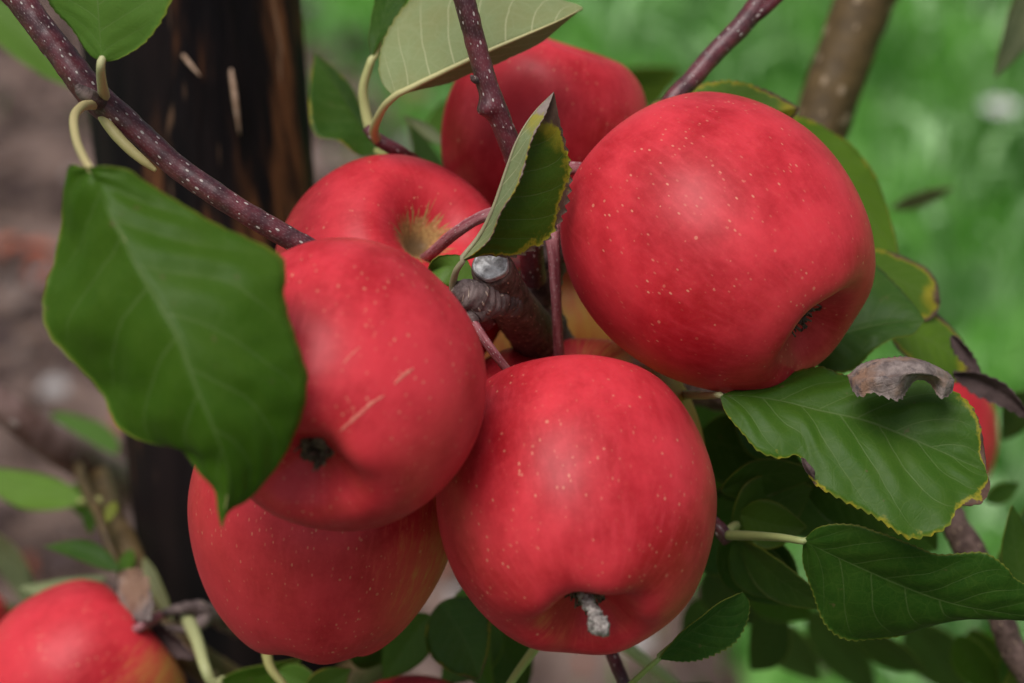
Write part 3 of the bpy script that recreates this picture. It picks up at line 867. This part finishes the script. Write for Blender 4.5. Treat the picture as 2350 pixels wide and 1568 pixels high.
auto((2190, 850, .665), (2375, 975, .66), 32, roll=.5, bend=-18, fold=.6, mats=[M_DRYD, M_DRYD], wave=.003, ser=9, ser_amp=.2, label='shrivelled dark dry leaf at the right edge')
auto((2188, 770, .672), (2252, 868, .668), 18, roll=.3, fold=.9, mats=[M_DRYD, M_DRYD], wave=.003, ser=7, ser_amp=.25)
# the big leaf at the right, with its rolled dry margin
big = leaf((1652, 907), (2264, 1085, -.6), [(1720, 910, 0), (1797, 922, 0), (1872, 941, -.1), (1986, 966, -.2), (2091, 1006, -.4), (2180, 1045, -.5)],
     [(1740, 880, .6), (1800, 855, .8), (1880, 836, 1), (1945, 856, .8), (2060, 848, .5), (2140, 862, .2), (2196, 900, 0), (2234, 942, -.2), (2254, 990, -.4), (2262, 1040, -.5)],
     [(1665, 950, -.2), (1692, 985, -.5), (1740, 1038, -.9), (1790, 1053, -1), (1835, 1046, -.9), (1866, 1106, -1.2), (1910, 1136, -1.4), (2000, 1182, -1.6), (2060, 1222, -1.8), (2100, 1236, -1.8), (2172, 1213, -1.7), (2200, 1166, -1.3), (2250, 1158, -1.2), (2272, 1118, -.8)],
     .605, petiole=[(1560, 905, 4.5), (1610, 908, 2)], N=210, M=14, col=(.054, .130, .016), brown=.10,
     label='large dark green leaf at the right with a rolled dry upper edge', bulge=.0015, quilt=.0008, wave=.0014, veins=7, ser=34, ser_amp=.035, pr=9, pcol=(.30, .31, .16))
dry = leaf((1944, 861), (2194, 872, -.2), [(2000, 868, -.9), (2060, 862, -1.1), (2130, 860, -1.0)],
     [(1985, 840, .1), (2050, 827, .1), (2120, 825, .1), (2180, 846, 0)],
     [(1957, 898, -.6), (1975, 912, -.8), (2000, 908, -.9), (2030, 918, -1), (2066, 927, -1), (2082, 900, -.6), (2100, 876, -.3), (2125, 878, -.2), (2145, 898, -.4), (2165, 914, -.6), (2184, 902, -.4)],
     .598, N=110, M=10, mats=[M_DRY, M_DRY], name='dried_edge', wave=.0022, quilt=0, veins=6, ser=23, ser_amp=.12, bulge=.0025, parent=big, label='rolled grey brown dried margin')
leaf((1838, 1050), (1868, 1102, -.2), [(1852, 1070, -.3)], [(1848, 1055, -.2), (1868, 1080, -.3)], [(1840, 1062, -.1), (1850, 1085, -.1)], .594, N=24, M=4,
     mats=[M_DRYD, M_DRYD], name='dried_edge', wave=.001, parent=big, ser=0)
# right lower leaf
leaf((1843, 1242), (2460, 1425, .5), [(1950, 1292, 0), (2080, 1348, 0), (2200, 1388, 0), (2340, 1412, .2)],
     [(1878, 1212, -.3), (1940, 1205, -.6), (2020, 1224, -.8), (2100, 1250, -.8), (2160, 1271, -.7), (2260, 1266, -.6), (2312, 1300, -.4), (2332, 1326, -.2), (2400, 1372, .2)],
     [(1842, 1290, .4), (1862, 1350, .8), (1892, 1430, 1.1), (1950, 1469, 1.3), (2050, 1463, 1.2), (2150, 1431, .9), (2220, 1420, .7), (2340, 1424, .6), (2420, 1428, .5)],
     .605, petiole=[(1668, 1228, 3.4), (1730, 1230, 2.2), (1790, 1234, .8)], N=220, M=13, col=(.030, .092, .012),
     label='dark green finely toothed leaf reaching the lower right edge', bulge=.0014, quilt=.0005, wave=.0012, veins=8, ser=44, ser_amp=.03, pr=10, pcol=(.22, .27, .10))
# small folded leaf low in the middle
leaf((1512, 1512), (1706, 1360, .6), [(1575, 1458, 0), (1645, 1408, .2)], [(1535, 1482, -.5), (1590, 1432, -.6), (1650, 1386, -.3)],
     [(1560, 1518, .4), (1620, 1511, .6), (1682, 1480, .8), (1714, 1436, .9), (1720, 1388, .8)], .61,
     petiole=[(1400, 1620, 3), (1440, 1578, 2), (1480, 1540, .5)], N=130, M=9, col=(.026, .085, .016), ser=22, ser_amp=.08, pr=7, pcol=(.20, .30, .08),
     label='small dark folded leaf below the front apple')

# shaded leaves behind the right lower pair
auto((1682, 1222, .655), (1862, 1118, .66), 92, roll=.5, bend=-10, under=False, col=(.06, .11, .02), stalk=[(1660, 1226, .645), (1690, 1205, .65)], pcol=(.3, .33, .12))
auto((1640, 1130, .67), (1930, 1040, .655), 70, roll=.9, bend=25, col=DGREEN)
auto((1600, 1000, .70), (1850, 1080, .69), 95, roll=.2, col=DGREEN)
auto((1680, 930, .69), (1850, 1010, .70), 100, roll=-.3, col=DGREEN)
auto((1660, 1235, .67), (1830, 1392, .68), 88, roll=.35, bend=-8, col=DGREEN)
auto((1700, 1240, .66), (1915, 1395, .645), 58, roll=.75, bend=22, col=(.04, .09, .02))
auto((1850, 1120, .67), (2080, 1215, .66), 62, roll=.4, col=DGREEN)
auto((2010, 1150, .68), (2150, 1260, .69), 70, roll=.1, col=DGREEN)
auto((1560, 1160, .73), (1790, 1300, .74), 110, roll=.2, col=DGREEN)
auto((1620, 1310, .78), (1760, 1440, .80), 70, roll=.4, col=(.05, .09, .03))
auto((1760, 1180, .72), (2000, 1110, .72), 90, roll=.2, col=DGREEN)
for b, t, w, ro, be, un, c in (((1655, 1122, .655), (1880, 1090, .65), 60, .7, -16, False, (.05, .11, .02)), ((1680, 1250, .665), (1830, 1370, .67), 62, .3, 8, False, (.05, .11, .02)),
                               ((1700, 1180, .655), (1850, 1210, .65), 60, .3, 10, False, (.08, .15, .02)), ((2360, 1360, .67), (2322, 1160, .66), 44, .5, -10, False, (.07, .14, .03)),
                               ((1640, 1380, .80), (1560, 1480, .82), 40, .5, 8, False, (.06, .12, .03)), ((1980, 1440, .78), (2120, 1540, .80), 50, .7, 12, False, (.07, .14, .03)),
                               ((2200, 1460, .74), (2290, 1590, .75), 48, .3, 8, False, GREEN), ((1800, 1400, .76), (1720, 1540, .78), 60, .4, -8, False, (.06, .12, .03)),
                               ((1560, 1000, .72), (1720, 1130, .71), 70, .5, 8, False, GREEN)):
    auto(b, t, w, roll=ro, bend=be, under=un, col=c)
# right edge and top right
auto((2300, 1400, .71), (2400, 1110, .70), 70, roll=.3, bend=14, col=(.05, .115, .04))
auto((2395, -90, .80), (2283, 178, .81), 60, roll=-.7, bend=-10, under=True, col=(.10, .10, .05))
auto((2045, 480, .92), (2190, 432, .90), 26, roll=.9, col=(.09, .14, .03), under=True)
auto((2262, 1150, .78), (2340, 1110, .78), 26, roll=.4, col=DGREEN)
auto((1375, 200, .98), (1565, 160, .98), 62, roll=.5, bend=20, col=(.12, .19, .025))
auto((2320, 1640, .72), (2345, 1500, .70), 40, roll=.5, col=(.20, .24, .05))
auto((2090, 1425, .84), (2215, 1600, .86), 70, roll=.3, col=(.06, .12, .03))
auto((1860, 1400, .90), (2010, 1600, .92), 60, roll=.4, col=(.06, .12, .03))
auto((2300, 1500, .74), (2420, 1620, .76), 60, roll=.2, col=DGREEN)
# top left corner, out of focus
auto((175, 200, .85), (-110, -30, .88), 62, roll=.5, bend=12, col=LGREEN)
auto((120, 1700, .9), (-40, 1480, .9), 60, roll=.4, col=GREEN)
# lower left, out of focus
auto((190, 1150, .84), (-60, 1075, .86), 48, roll=.3, bend=-14, col=(.15, .27, .05), stalk=[(225, 1150, .80)], pr=8)
auto((170, 1110, .86), (192, 1190, .86), 26, roll=.1, col=GREEN)
auto((275, 1310, .76), (98, 1252, .77), 27, roll=.4, bend=16, col=DGREEN)
auto((245, 1325, .78), (42, 1348, .80), 27, roll=.5, bend=-16, col=(.06, .11, .03), under=True)
auto((-40, 1210, .90), (80, 1420, .92), 40, roll=.6, bend=-18, col=(.10, .16, .06), under=True)
auto((270, 1040, .95), (120, 950, .98), 45, roll=.5, col=(.10, .20, .05))
auto((205, 1165, .80), (208, 1225, .80), 16, roll=.2, col=DGREEN)
auto((262, 1150, .775), (245, 1200, .77), 16, roll=.4, col=(.2, .2, .03))
auto((300, 1260, .77), (275, 1340, .76), 20, roll=.4, col=GREEN)
auto((330, 1280, .76), (395, 1430, .755), 28, roll=.9, col=(.08, .10, .03), under=True)
auto((-60, 1400, .95), (120, 1450, .95), 40, roll=.3, col=DGREEN)
auto((282, 1318, .735), (348, 1425, .72), 52, roll=.3, mats=[M_DRY, M_DRY], wave=.005, ser=8, ser_amp=.25, label='curled grey dry leaf beside the lower left apple')
auto((340, 1440, .74), (470, 1500, .73), 34, roll=.6, mats=[M_DRYD, M_DRY], wave=.005, ser=8, ser_amp=.2)
# bottom edge, under the cluster
auto((500, 1570, .70), (690, 1512, .70), 34, roll=.5, bend=12, col=GREEN, stalk=[(430, 1420, .74), (452, 1470, .715), (470, 1530, .70), (485, 1565, .70)], pcol=(.36, .38, .18), pr=15)
auto((700, 1600, .68), (806, 1535, .68), 40, roll=.2, col=(.11, .20, .03), brown=.1)
auto((800, 1500, .70), (905, 1500, .71), 40, roll=.3, col=DGREEN)
auto((680, 1610, .66), (560, 1720, .66), 40, roll=.3, col=GREEN, stalk=[(612, 1500, .67), (622, 1535, .665), (650, 1570, .66)], pcol=(.42, .38, .12), pr=10)
auto((1010, 1385, .69), (1100, 1560, .67), 92, roll=.35, bend=-12, col=(.05, .12, .015), brown=.10)
auto((1060, 1350, .71), (1130, 1590, .70), 70, roll=.6, bend=20, col=(.10, .22, .03))
auto((1090, 1400, .73), (1210, 1580, .74), 80, roll=.2, col=(.05, .12, .02))
auto((1130, 1640, .64), (1060, 1760, .63), 50, roll=.2, col=GREEN, stalk=[(1262, 1440, .665), (1225, 1492, .655), (1180, 1555, .645), (1150, 1605, .64)], pcol=(.30, .38, .10), pr=10)
auto((1620, 1640, .74), (1800, 1740, .74), 60, roll=.2, col=GREEN, stalk=[(1380, 1430, .76), (1450, 1492, .75), (1530, 1555, .745), (1580, 1600, .74)], pcol=(.26, .36, .14), pr=14)
auto((1440, 1600, .72), (1640, 1570, .72), 40, roll=.3, col=DGREEN, bend=20)
auto((1040, 560, .80), (935, 275, .78), 60, roll=.9, col=(.08, .15, .06))
auto((1020, 330, .77), (925, 270, .76), 20, roll=.7, under=True, col=(.10, .16, .08))
# hidden between fruit: small stalk with green leaf at the right of the folded leaf
auto((1300, 440, .640), (1180, 560, .66), 20, roll=.4, col=GREEN, stalk=[(1385, 400, .655), (1345, 418, .648)], pcol=(.36, .40, .18), pr=9)
auto((1215, 600, .70), (1190, 690, .70), 22, roll=.3, col=(.12, .22, .04))
for b, t, w, ro, c in (((985, 1410, .70), (880, 1560, .70), 60, .3, GREEN), ((1150, 1440, .72), (1010, 1570, .72), 64, .4, (.09, .20, .03)),
                       ((1200, 1470, .74), (1120, 1620, .74), 50, .3, GREEN), ((1740, 1420, .86), (1880, 1560, .88), 60, .5, (.09, .16, .05)),
                       ((2230, 1440, .80), (2330, 1620, .82), 60, .4, GREEN), ((2360, 900, .78), (2300, 1010, .80), 40, .4, (.05, .10, .03)),
                       ((1720, 1330, .74), (1860, 1420, .75), 60, .3, GREEN), ((640, 1540, .70), (760, 1600, .69), 40, .3, LGREEN),
                       ((1090, 220, .84), (960, 330, .82), 40, .5, GREEN)):
    auto(b, t, w, roll=ro, col=c)
# leaves that fill the shade behind the cluster
for b, t, w in (((900, 900, .78), (1150, 1300, .80), 130), ((1200, 400, .86), (1480, 620, .88), 120),
                ((1500, 800, .78), (1760, 1000, .80), 120), ((620, 700, .80), (900, 900, .82), 110)):
    auto(b, t, w, roll=.2, col=DGREEN)

# ------------------------------------------------------------------ apples
PROF = [(0.0, .50), (.05, .505), (.10, .54), (.17, .625), (.26, .725), (.37, .80), (.50, .835), (.64, .79), (.80, .65), (.93, .40), (1.0, .10), (.99, -.16),
        (.92, -.42), (.80, -.65), (.66, -.81), (.53, -.895), (.43, -.915), (.345, -.885), (.26, -.81), (.18, -.735), (.10, -.69), (.04, -.68), (0.0, -.68)]

def apple(label, u, v, d, rpx, calyx, zs=1.0, seed=0, yel=None, yamt=0.0, ybase=0.0, stalk=None, sr=13, lob=.03, tilt=.0, tilt_a=0.0, con=0.0, scars=(), sepals=True, tuft=False, bdepth=1.0, sep=1.0, calring=.3, nr=84, na=112):
    c = P(u, v, d); R = rpx * d / FPX
    zax = -camdir(*calyx)
    q = Vector(zax).to_track_quat('Z', 'Y')
    root = empty('apple', c, q)
    inv = np.array(q.to_matrix().inverted())
    pr = crom([(x, 0, z) for x, z in PROF], nr)[:, (0, 2)]
    rng = random.Random(seed * 31 + 5); ph = [rng.uniform(0, 6.28) for _ in range(8)]
    yv = inv @ camdir(*yel) if yel else None
    V, Y, RU, U = [], [], [], []
    for i, (x, z) in enumerate(pr):
        lat = i / (nr - 1)
        x = x * (1 + con * z * 0.5)
        for k in range(na):
            an = 6.283185 * k / na
            low = max(0, -z) ** 1.5; hi_ = max(0, z) ** 1.5
            f = 1 + lob * low * math.cos(5 * an + ph[0]) + 0.022 * math.cos(2 * an + ph[1]) + 0.016 * math.cos(3 * an + ph[2])
            zz = z + lob * .9 * low * math.cos(5 * an + ph[0]) * min(1, x * 2) + tilt * x * math.cos(an - tilt_a) * hi_ * 1.4
            zz += .03 * math.cos(an + ph[3]) * x * low + .025 * math.cos(2 * an + ph[4]) * x * hi_
            if lat > .5 and x < .43: zz = zz * bdepth + (1 - bdepth) * (-.88)
            p = np.array((x * f * math.cos(an), x * f * math.sin(an), zz * zs)) * R
            p = p * (1 + .014 * nz(p / R, 1.6, seed))
            V.append(p)
            yy = ybase
            if yv is not None:
                yy += yamt * (np.dot(p / R, yv) * .9 + .1)
            if lat > .82: yy += calring * min(1, (lat - .82) / .06) * (1 if lat < .9 else max(0, 1 - (lat - .9) / .05))
            Y.append(max(-.3, min(1.2, yy)))
            RU.append(max(0, 1 - lat / .165)); U.append((an / 6.2832, lat))
    F = []
    for i in range(nr - 1):
        for k in range(na):
            k2 = (k + 1) % na
            F.append((i * na + k, (i + 1) * na + k, (i + 1) * na + k2, i * na + k2))
    skin = mk('skin', V, F, M_APPLE, root, U, {'yel': Y, 'rus': RU})
    if stalk:
        w = crom(np.array([np.append(inv @ (P(a, b, dd) - c), r * dd / FPX) for a, b, dd, r in stalk]), 12 * len(stalk))
        Vs, Fs, Us = tube_geo(w[:, :3], w[:, 3], 12, lambda p, s, an: .06 * nz(p, 500, seed))
        mk('stalk', Vs, Fs, M_STALK, root, Us)
    if sepals:
        Vc, Fc = [], []
        z0 = -.68 * zs * R * bdepth - (1 - bdepth) * .88 * zs * R
        for k in range(5):
            an = ph[5] + 6.2832 * k / 5 + rng.uniform(-.2, .2)
            ln = R * rng.uniform(.20, .30) * sep
            nrow = 7
            b0 = len(Vc)
            for i in range(nrow):
                t = i / (nrow - 1)
                rr = R * .035 + ln * (math.sin(t * 1.9) * .55); zz = z0 + R * .03 - ln * (t * .75 - .35 * t * t) 
                wd = R * .045 * (1 - t) ** .7 + R * .006
                cx = np.array((math.cos(an), math.sin(an))) * rr
                sx = np.array((-math.sin(an), math.cos(an))) * wd
                for sgn, dz in ((-1, 0), (0, R * .012), (1, 0)):
                    Vc.append((cx[0] + sx[0] * sgn, cx[1] + sx[1] * sgn, zz + dz))
                for sgn in (-1, 0, 1):
                    Vc.append((cx[0] + sx[0] * sgn * .8, cx[1] + sx[1] * sgn * .8, zz + R * .02))
            for i in range(nrow - 1):
                a, b = b0 + i * 6, b0 + (i + 1) * 6
                for j in (0, 1): Fc.append((a + j, a + j + 1, b + j + 1, b + j))
                for j in (3, 4): Fc.append((a + j, b + j, b + j + 1, a + j + 1))
                Fc.append((a, b, b + 3, a + 3)); Fc.append((a + 2, a + 5, b + 5, b + 2))
        b0 = len(Vc); K = 18
        for rr, dz in ((.125, -.03), (.115, .035), (.08, .05), (.03, .03)):
            for k in range(K):
                an = 6.2832 * k / K; r2 = R * rr * (1 + .15 * math.sin(5 * an + ph[5]) + .1 * math.sin(9 * an))
                Vc.append((math.cos(an) * r2, math.sin(an) * r2, z0 - R * dz))
        for i in range(3):
            for k in range(K):
                Fc.append((b0 + i * K + k, b0 + (i + 1) * K + k, b0 + (i + 1) * K + (k + 1) % K, b0 + i * K + (k + 1) % K))
        # tuft of dried filaments
        for k in range(44):
            an = rng.uniform(0, 6.28); rr = R * rng.uniform(.0, .11); ln = R * rng.uniform(.06, .14)
            x0, y0 = math.cos(an) * rr, math.sin(an) * rr
            x1, y1 = x0 + rng.uniform(-.4, .4) * ln, y0 + rng.uniform(-.4, .4) * ln
            Vf, Ff, _ = tube_geo([(x0, y0, z0 + R * .03), ((x0 + x1) / 2, (y0 + y1) / 2, z0 - ln * .5), (x1, y1, z0 - ln)], [R * .011, R * .009, R * .006], 5)
            b0 = len(Vc); Vc += [tuple(x) for x in Vf]; Fc += [tuple(b0 + j for j in f) for f in Ff]
        mk('calyx', Vc, Fc, M_SEPAL, root)
    from mathutils.bvhtree import BVHTree
    if scars:
        bv = BVHTree.FromPolygons([Vector(x) for x in V], F)
        for pts, wpx in scars:
            line = crom([(a, b, 0) for a, b in pts], 14)
            Vq, Fq = [], []
            for i in range(14):
                t = i / 13; tg = line[min(13, i + 1)] - line[max(0, i - 1)]; tg /= np.linalg.norm(tg)
                pn = np.array((-tg[1], tg[0])); hw = wpx * (math.sin(math.pi * (t * .94 + .03)) ** .6) * (1 + .35 * math.sin(i * 2.3 + wpx))
                for s in (-1, -.4, .4, 1):
                    px = line[i][:2] + pn * hw * s
                    o_ = inv @ (CAM - c); dr = inv @ (P(px[0], px[1], 1.0) - CAM)
                    hit, nm, _, _ = bv.ray_cast(Vector(o_), Vector(dr).normalized())
                    if hit is None: hit, nm = Vector((0, 0, 0)), Vector((0, 0, 1))
                    if nm.dot(Vector(dr)) > 0: nm = -nm
                    Vq.append(hit + nm * (.00012 if abs(s) < .5 else -.00005))
            for i in range(13):
                for j in range(3): Fq.append((i * 4 + j, i * 4 + j + 1, (i + 1) * 4 + j + 1, (i + 1) * 4 + j))
            mk('scar', Vq, Fq, M_SCAR, root)
    if tuft:
        w = crom(np.array([np.append(inv @ (P(a, b, dd) - c), r * dd / FPX) for a, b, dd, r in tuft]), 70)
        Vs, Fs, Us = tube_geo(w[:, :3], w[:, 3], 28, lambda p, s, an: .55 * nz(p, 380, 3) + .5 * nz(p, 900, 8) + .3 * nz(p, 2200, 5))
        mk('dried_blossom', Vs, Fs, M_WHITE, root, Us)
    tag(root, label, 'apple', 'apples on the tree')
    return root

apple('largest red apple at upper right, its calyx turned to the lower right', 1640, 556, .62, 327, (.67, -.62, .38), zs=1.10, lob=.012, bdepth=.85, seed=1, yel=(-.8, -.5, .1), yamt=.25, ybase=-.1,
      stalk=[(1395, 340, .636, 12), (1360, 392, .632, 13), (1330, 386, .628, 14), (1295, 392, .63, 16), (1265, 430, .64, 18)])
apple('front red apple at bottom centre with a pale dried blossom tuft underneath', 1327, 1150, .588, 320, (.07, -.80, .60), zs=1.08, seed=2, yel=(-.9, .1, .3), yamt=.18, ybase=.0,
      stalk=[(1260, 905, .612, 10), (1200, 888, .608, 10), (1165, 850, .603, 10), (1125, 798, .599, 11), (1096, 755, .598, 11), (1082, 735, .600, 12)],
      tuft=[(1340, 1368, .566, 16), (1356, 1392, .5615, 12), (1364, 1410, .558, 16), (1374, 1430, .5555, 20), (1386, 1450, .554, 17), (1390, 1460, .5535, 8)])
apple('red apple behind the large left leaf, two pale scars across it', 788, 882, .555, 318, (-.20, -.60, .76), zs=1.06, calring=.05, sep=.6, seed=3, yel=(.3, -.8, -.2), yamt=.05, ybase=-.1,
      scars=(([(778, 992), (800, 972), (828, 948), (852, 926), (882, 908)], 5), ([(905, 882), (925, 862), (950, 845)], 5), ([(785, 838), (805, 815), (828, 795)], 2.5)))
apple('apple at upper left of the cluster showing its russet stalk cavity', 897, 642, .655, 280, (-.42, -.50, -.75), zs=.95, seed=4, yel=(.6, -.5, .5), yamt=.25, ybase=-.1, sepals=False,
      stalk=[(972, 596, .642, 13), (995, 578, .630, 13), (1045, 535, .619, 14), (1095, 503, .615, 14), (1140, 488, .615, 15), (1190, 490, .622, 16), (1225, 520, .634, 18)])
apple('blurred red apple at the back top, below the pale leaf', 1248, 306, .70, 243, (-.25, -.92, -.2), zs=1.02, seed=5, yel=(-.3, -.8, .2), yamt=.2, sepals=False, tilt=.08, tilt_a=1.2)
apple('lower left apple of the cluster, half under the scarred apple', 742, 1205, .622, 300, (-.12, -.97, -.1), zs=1.06, seed=6, yel=(.95, .1, .3), yamt=.5, ybase=-.12, con=.22)
apple('apple wedged behind the front apple with an upright stalk', 1318, 1052, .655, 296, (.05, -.95, -.28), zs=.98, seed=7, yel=(.9, .25, .2), yamt=.75, ybase=.15, sepals=False,
      stalk=[(1284, 850, .645, 12), (1282, 800, .638, 12), (1277, 700, .630, 12), (1272, 600, .626, 14), (1268, 545, .626, 17), (1270, 515, .632, 20)])
apple('ochre yellow apple in the shade behind the pruned stub', 1300, 752, .745, 225, (.2, -.95, -.2), zs=1.0, seed=8, yel=(.2, -.6, .7), yamt=.6, ybase=.3, sepals=False)
apple('small blurred apple mostly hidden behind the right hand leaves', 2098, 1000, .85, 188, (.2, -.95, .2), zs=1.0, seed=9, yel=(0, -1, 0), yamt=.2)
apple('large blurred apple cut off by the bottom left corner', 186, 1575, .745, 240, (-.72, -.66, .16), zs=.98, seed=10, yel=(.65, -.75, .2), yamt=.8, ybase=.05, tilt=.06, tilt_a=2, sepals=False,
      stalk=[(290, 1455, .735, 12), (320, 1440, .725, 11), (365, 1415, .735, 12)])
apple('thin red sliver of an apple at the left edge', -130, 1470, .86, 158, (-.2, -.95, .2), seed=11)
apple('top of a red apple peeping over the bottom edge', 940, 1745, .70, 195, (.1, -.95, -.3), seed=12, yel=(0, -1, 0), yamt=.2)

# ------------------------------------------------------------------ small things on the ground
def stone(u, v, r, label, seed):
    p = ray_ground(u, v)
    V, F = [], []
    nA, nB = 14, 9
    for i in range(nB):
        th = math.pi * i / (nB - 1)
        for k in range(nA):
            an = 6.2832 * k / nA
            q = np.array((math.sin(th) * math.cos(an), math.sin(th) * math.sin(an), math.cos(th)))
            s = 1 + .3 * nz(q, 1.2, seed)
            V.append((q[0] * r * s * 1.2, q[1] * r * s, q[2] * r * s * .7 + r * .4))
    for i in range(nB - 1):
        for k in range(nA):
            k2 = (k + 1) % nA
            F.append((i * nA + k, (i + 1) * nA + k, (i + 1) * nA + k2, i * nA + k2))
    o = mk('stone', V, F, M_STONE); o.location = (p[0], p[1], 0)
    tag(o, label, 'stone', 'stones on the bare soil')
stone(125, 905, .016, 'pale grey stone on the soil left of the large leaf', 1)
stone(90, 640, .012, 'dim stone on the soil beside the reddish fallen leaves', 2)
stone(1460, 1490, .014, 'flat lilac grey stone on the soil below the front apple', 3)

def ground_leaf(u, v, r, label, seed, mat=M_FALL):
    p = ray_ground(u, v); rng = random.Random(seed); ang = rng.uniform(0, 6.28)
    V, F = [], []
    n, mC = 14, 4
    for layer in (0, -.0006):
        for i in range(n):
            t = i / (n - 1)
            w = r * .55 * math.sin(math.pi * min(1, t * .96 + .02)) ** .8
            for j in range(-mC, mC + 1):
                s = j / mC
                x, y = (t - .5) * 2 * r, s * w
                z = .35 * w * abs(s) + .2 * r * math.sin(t * 3) + .15 * r * nz((t * 3, s * 2, seed), 1) + .012 + layer
                V.append((x * math.cos(ang) - y * math.sin(ang), x * math.sin(ang) + y * math.cos(ang), z))
    C = 2 * mC + 1; off = n * C
    for i in range(n - 1):
        for j in range(C - 1):
            qd = (i * C + j, i * C + j + 1, (i + 1) * C + j + 1, (i + 1) * C + j)
            F.append(qd); F.append(tuple(off + k for k in qd[::-1]))
    o = mk('fallen_leaf', V, F, mat); o.location = (p[0], p[1], 0)
    tag(o, label, 'leaf', 'fallen leaves on the soil')
ground_leaf(25, 585, .020, 'reddish fallen leaf on the soil at the left edge', 1)
ground_leaf(85, 600, .024, 'orange red fallen leaf on the soil close to the big leaf', 2)
ground_leaf(955, 235, .03, 'orange brown fallen leaf on the soil above the russet apple', 3)
ground_leaf(40, 715, .03, 'brown fallen leaf on the soil under the two reddish ones', 4, M_DRY)
ground_leaf(5, 800, .03, 'dark fallen leaf at the left edge above the branch', 5, M_DRYD)

def daisy(u, v, r):
    p = ray_ground(u, v, .08)
    root = empty('white_flower', (p[0], p[1], 0))
    for k in range(13):
        an = 6.2832 * k / 13
        V = []
        for rr, w, z in ((.2, .05, 0), (.6, .13, .06), (1, .07, .02)):
            for s in (-1, 1):
                x, y = rr * r, s * w * r
                V.append((x * math.cos(an) - y * math.sin(an), x * math.sin(an) + y * math.cos(an), .075 + z * r + .0015 * (k % 2)))
        mk('petal', V, [(0, 1, 3, 2), (2, 3, 5, 4)], M_PETAL, root)
    V, F, U = tube_geo([(0, 0, 0), (.003, 0, .04), (0, 0, .076)], [.0014] * 3, 6)
    mk('flower_stalk', V, F, M_BLADE, root, U)
    V, F, U = tube_geo([(0, 0, .072), (0, 0, .076), (0, 0, .080)], [.2 * r, .24 * r, .1 * r], 12)
    mk('flower_centre', V, F, M_SPLIN, root, U)
    tag(root, 'blurred white flower in the grass at the upper right', 'flower')
daisy(2298, 238, .027)
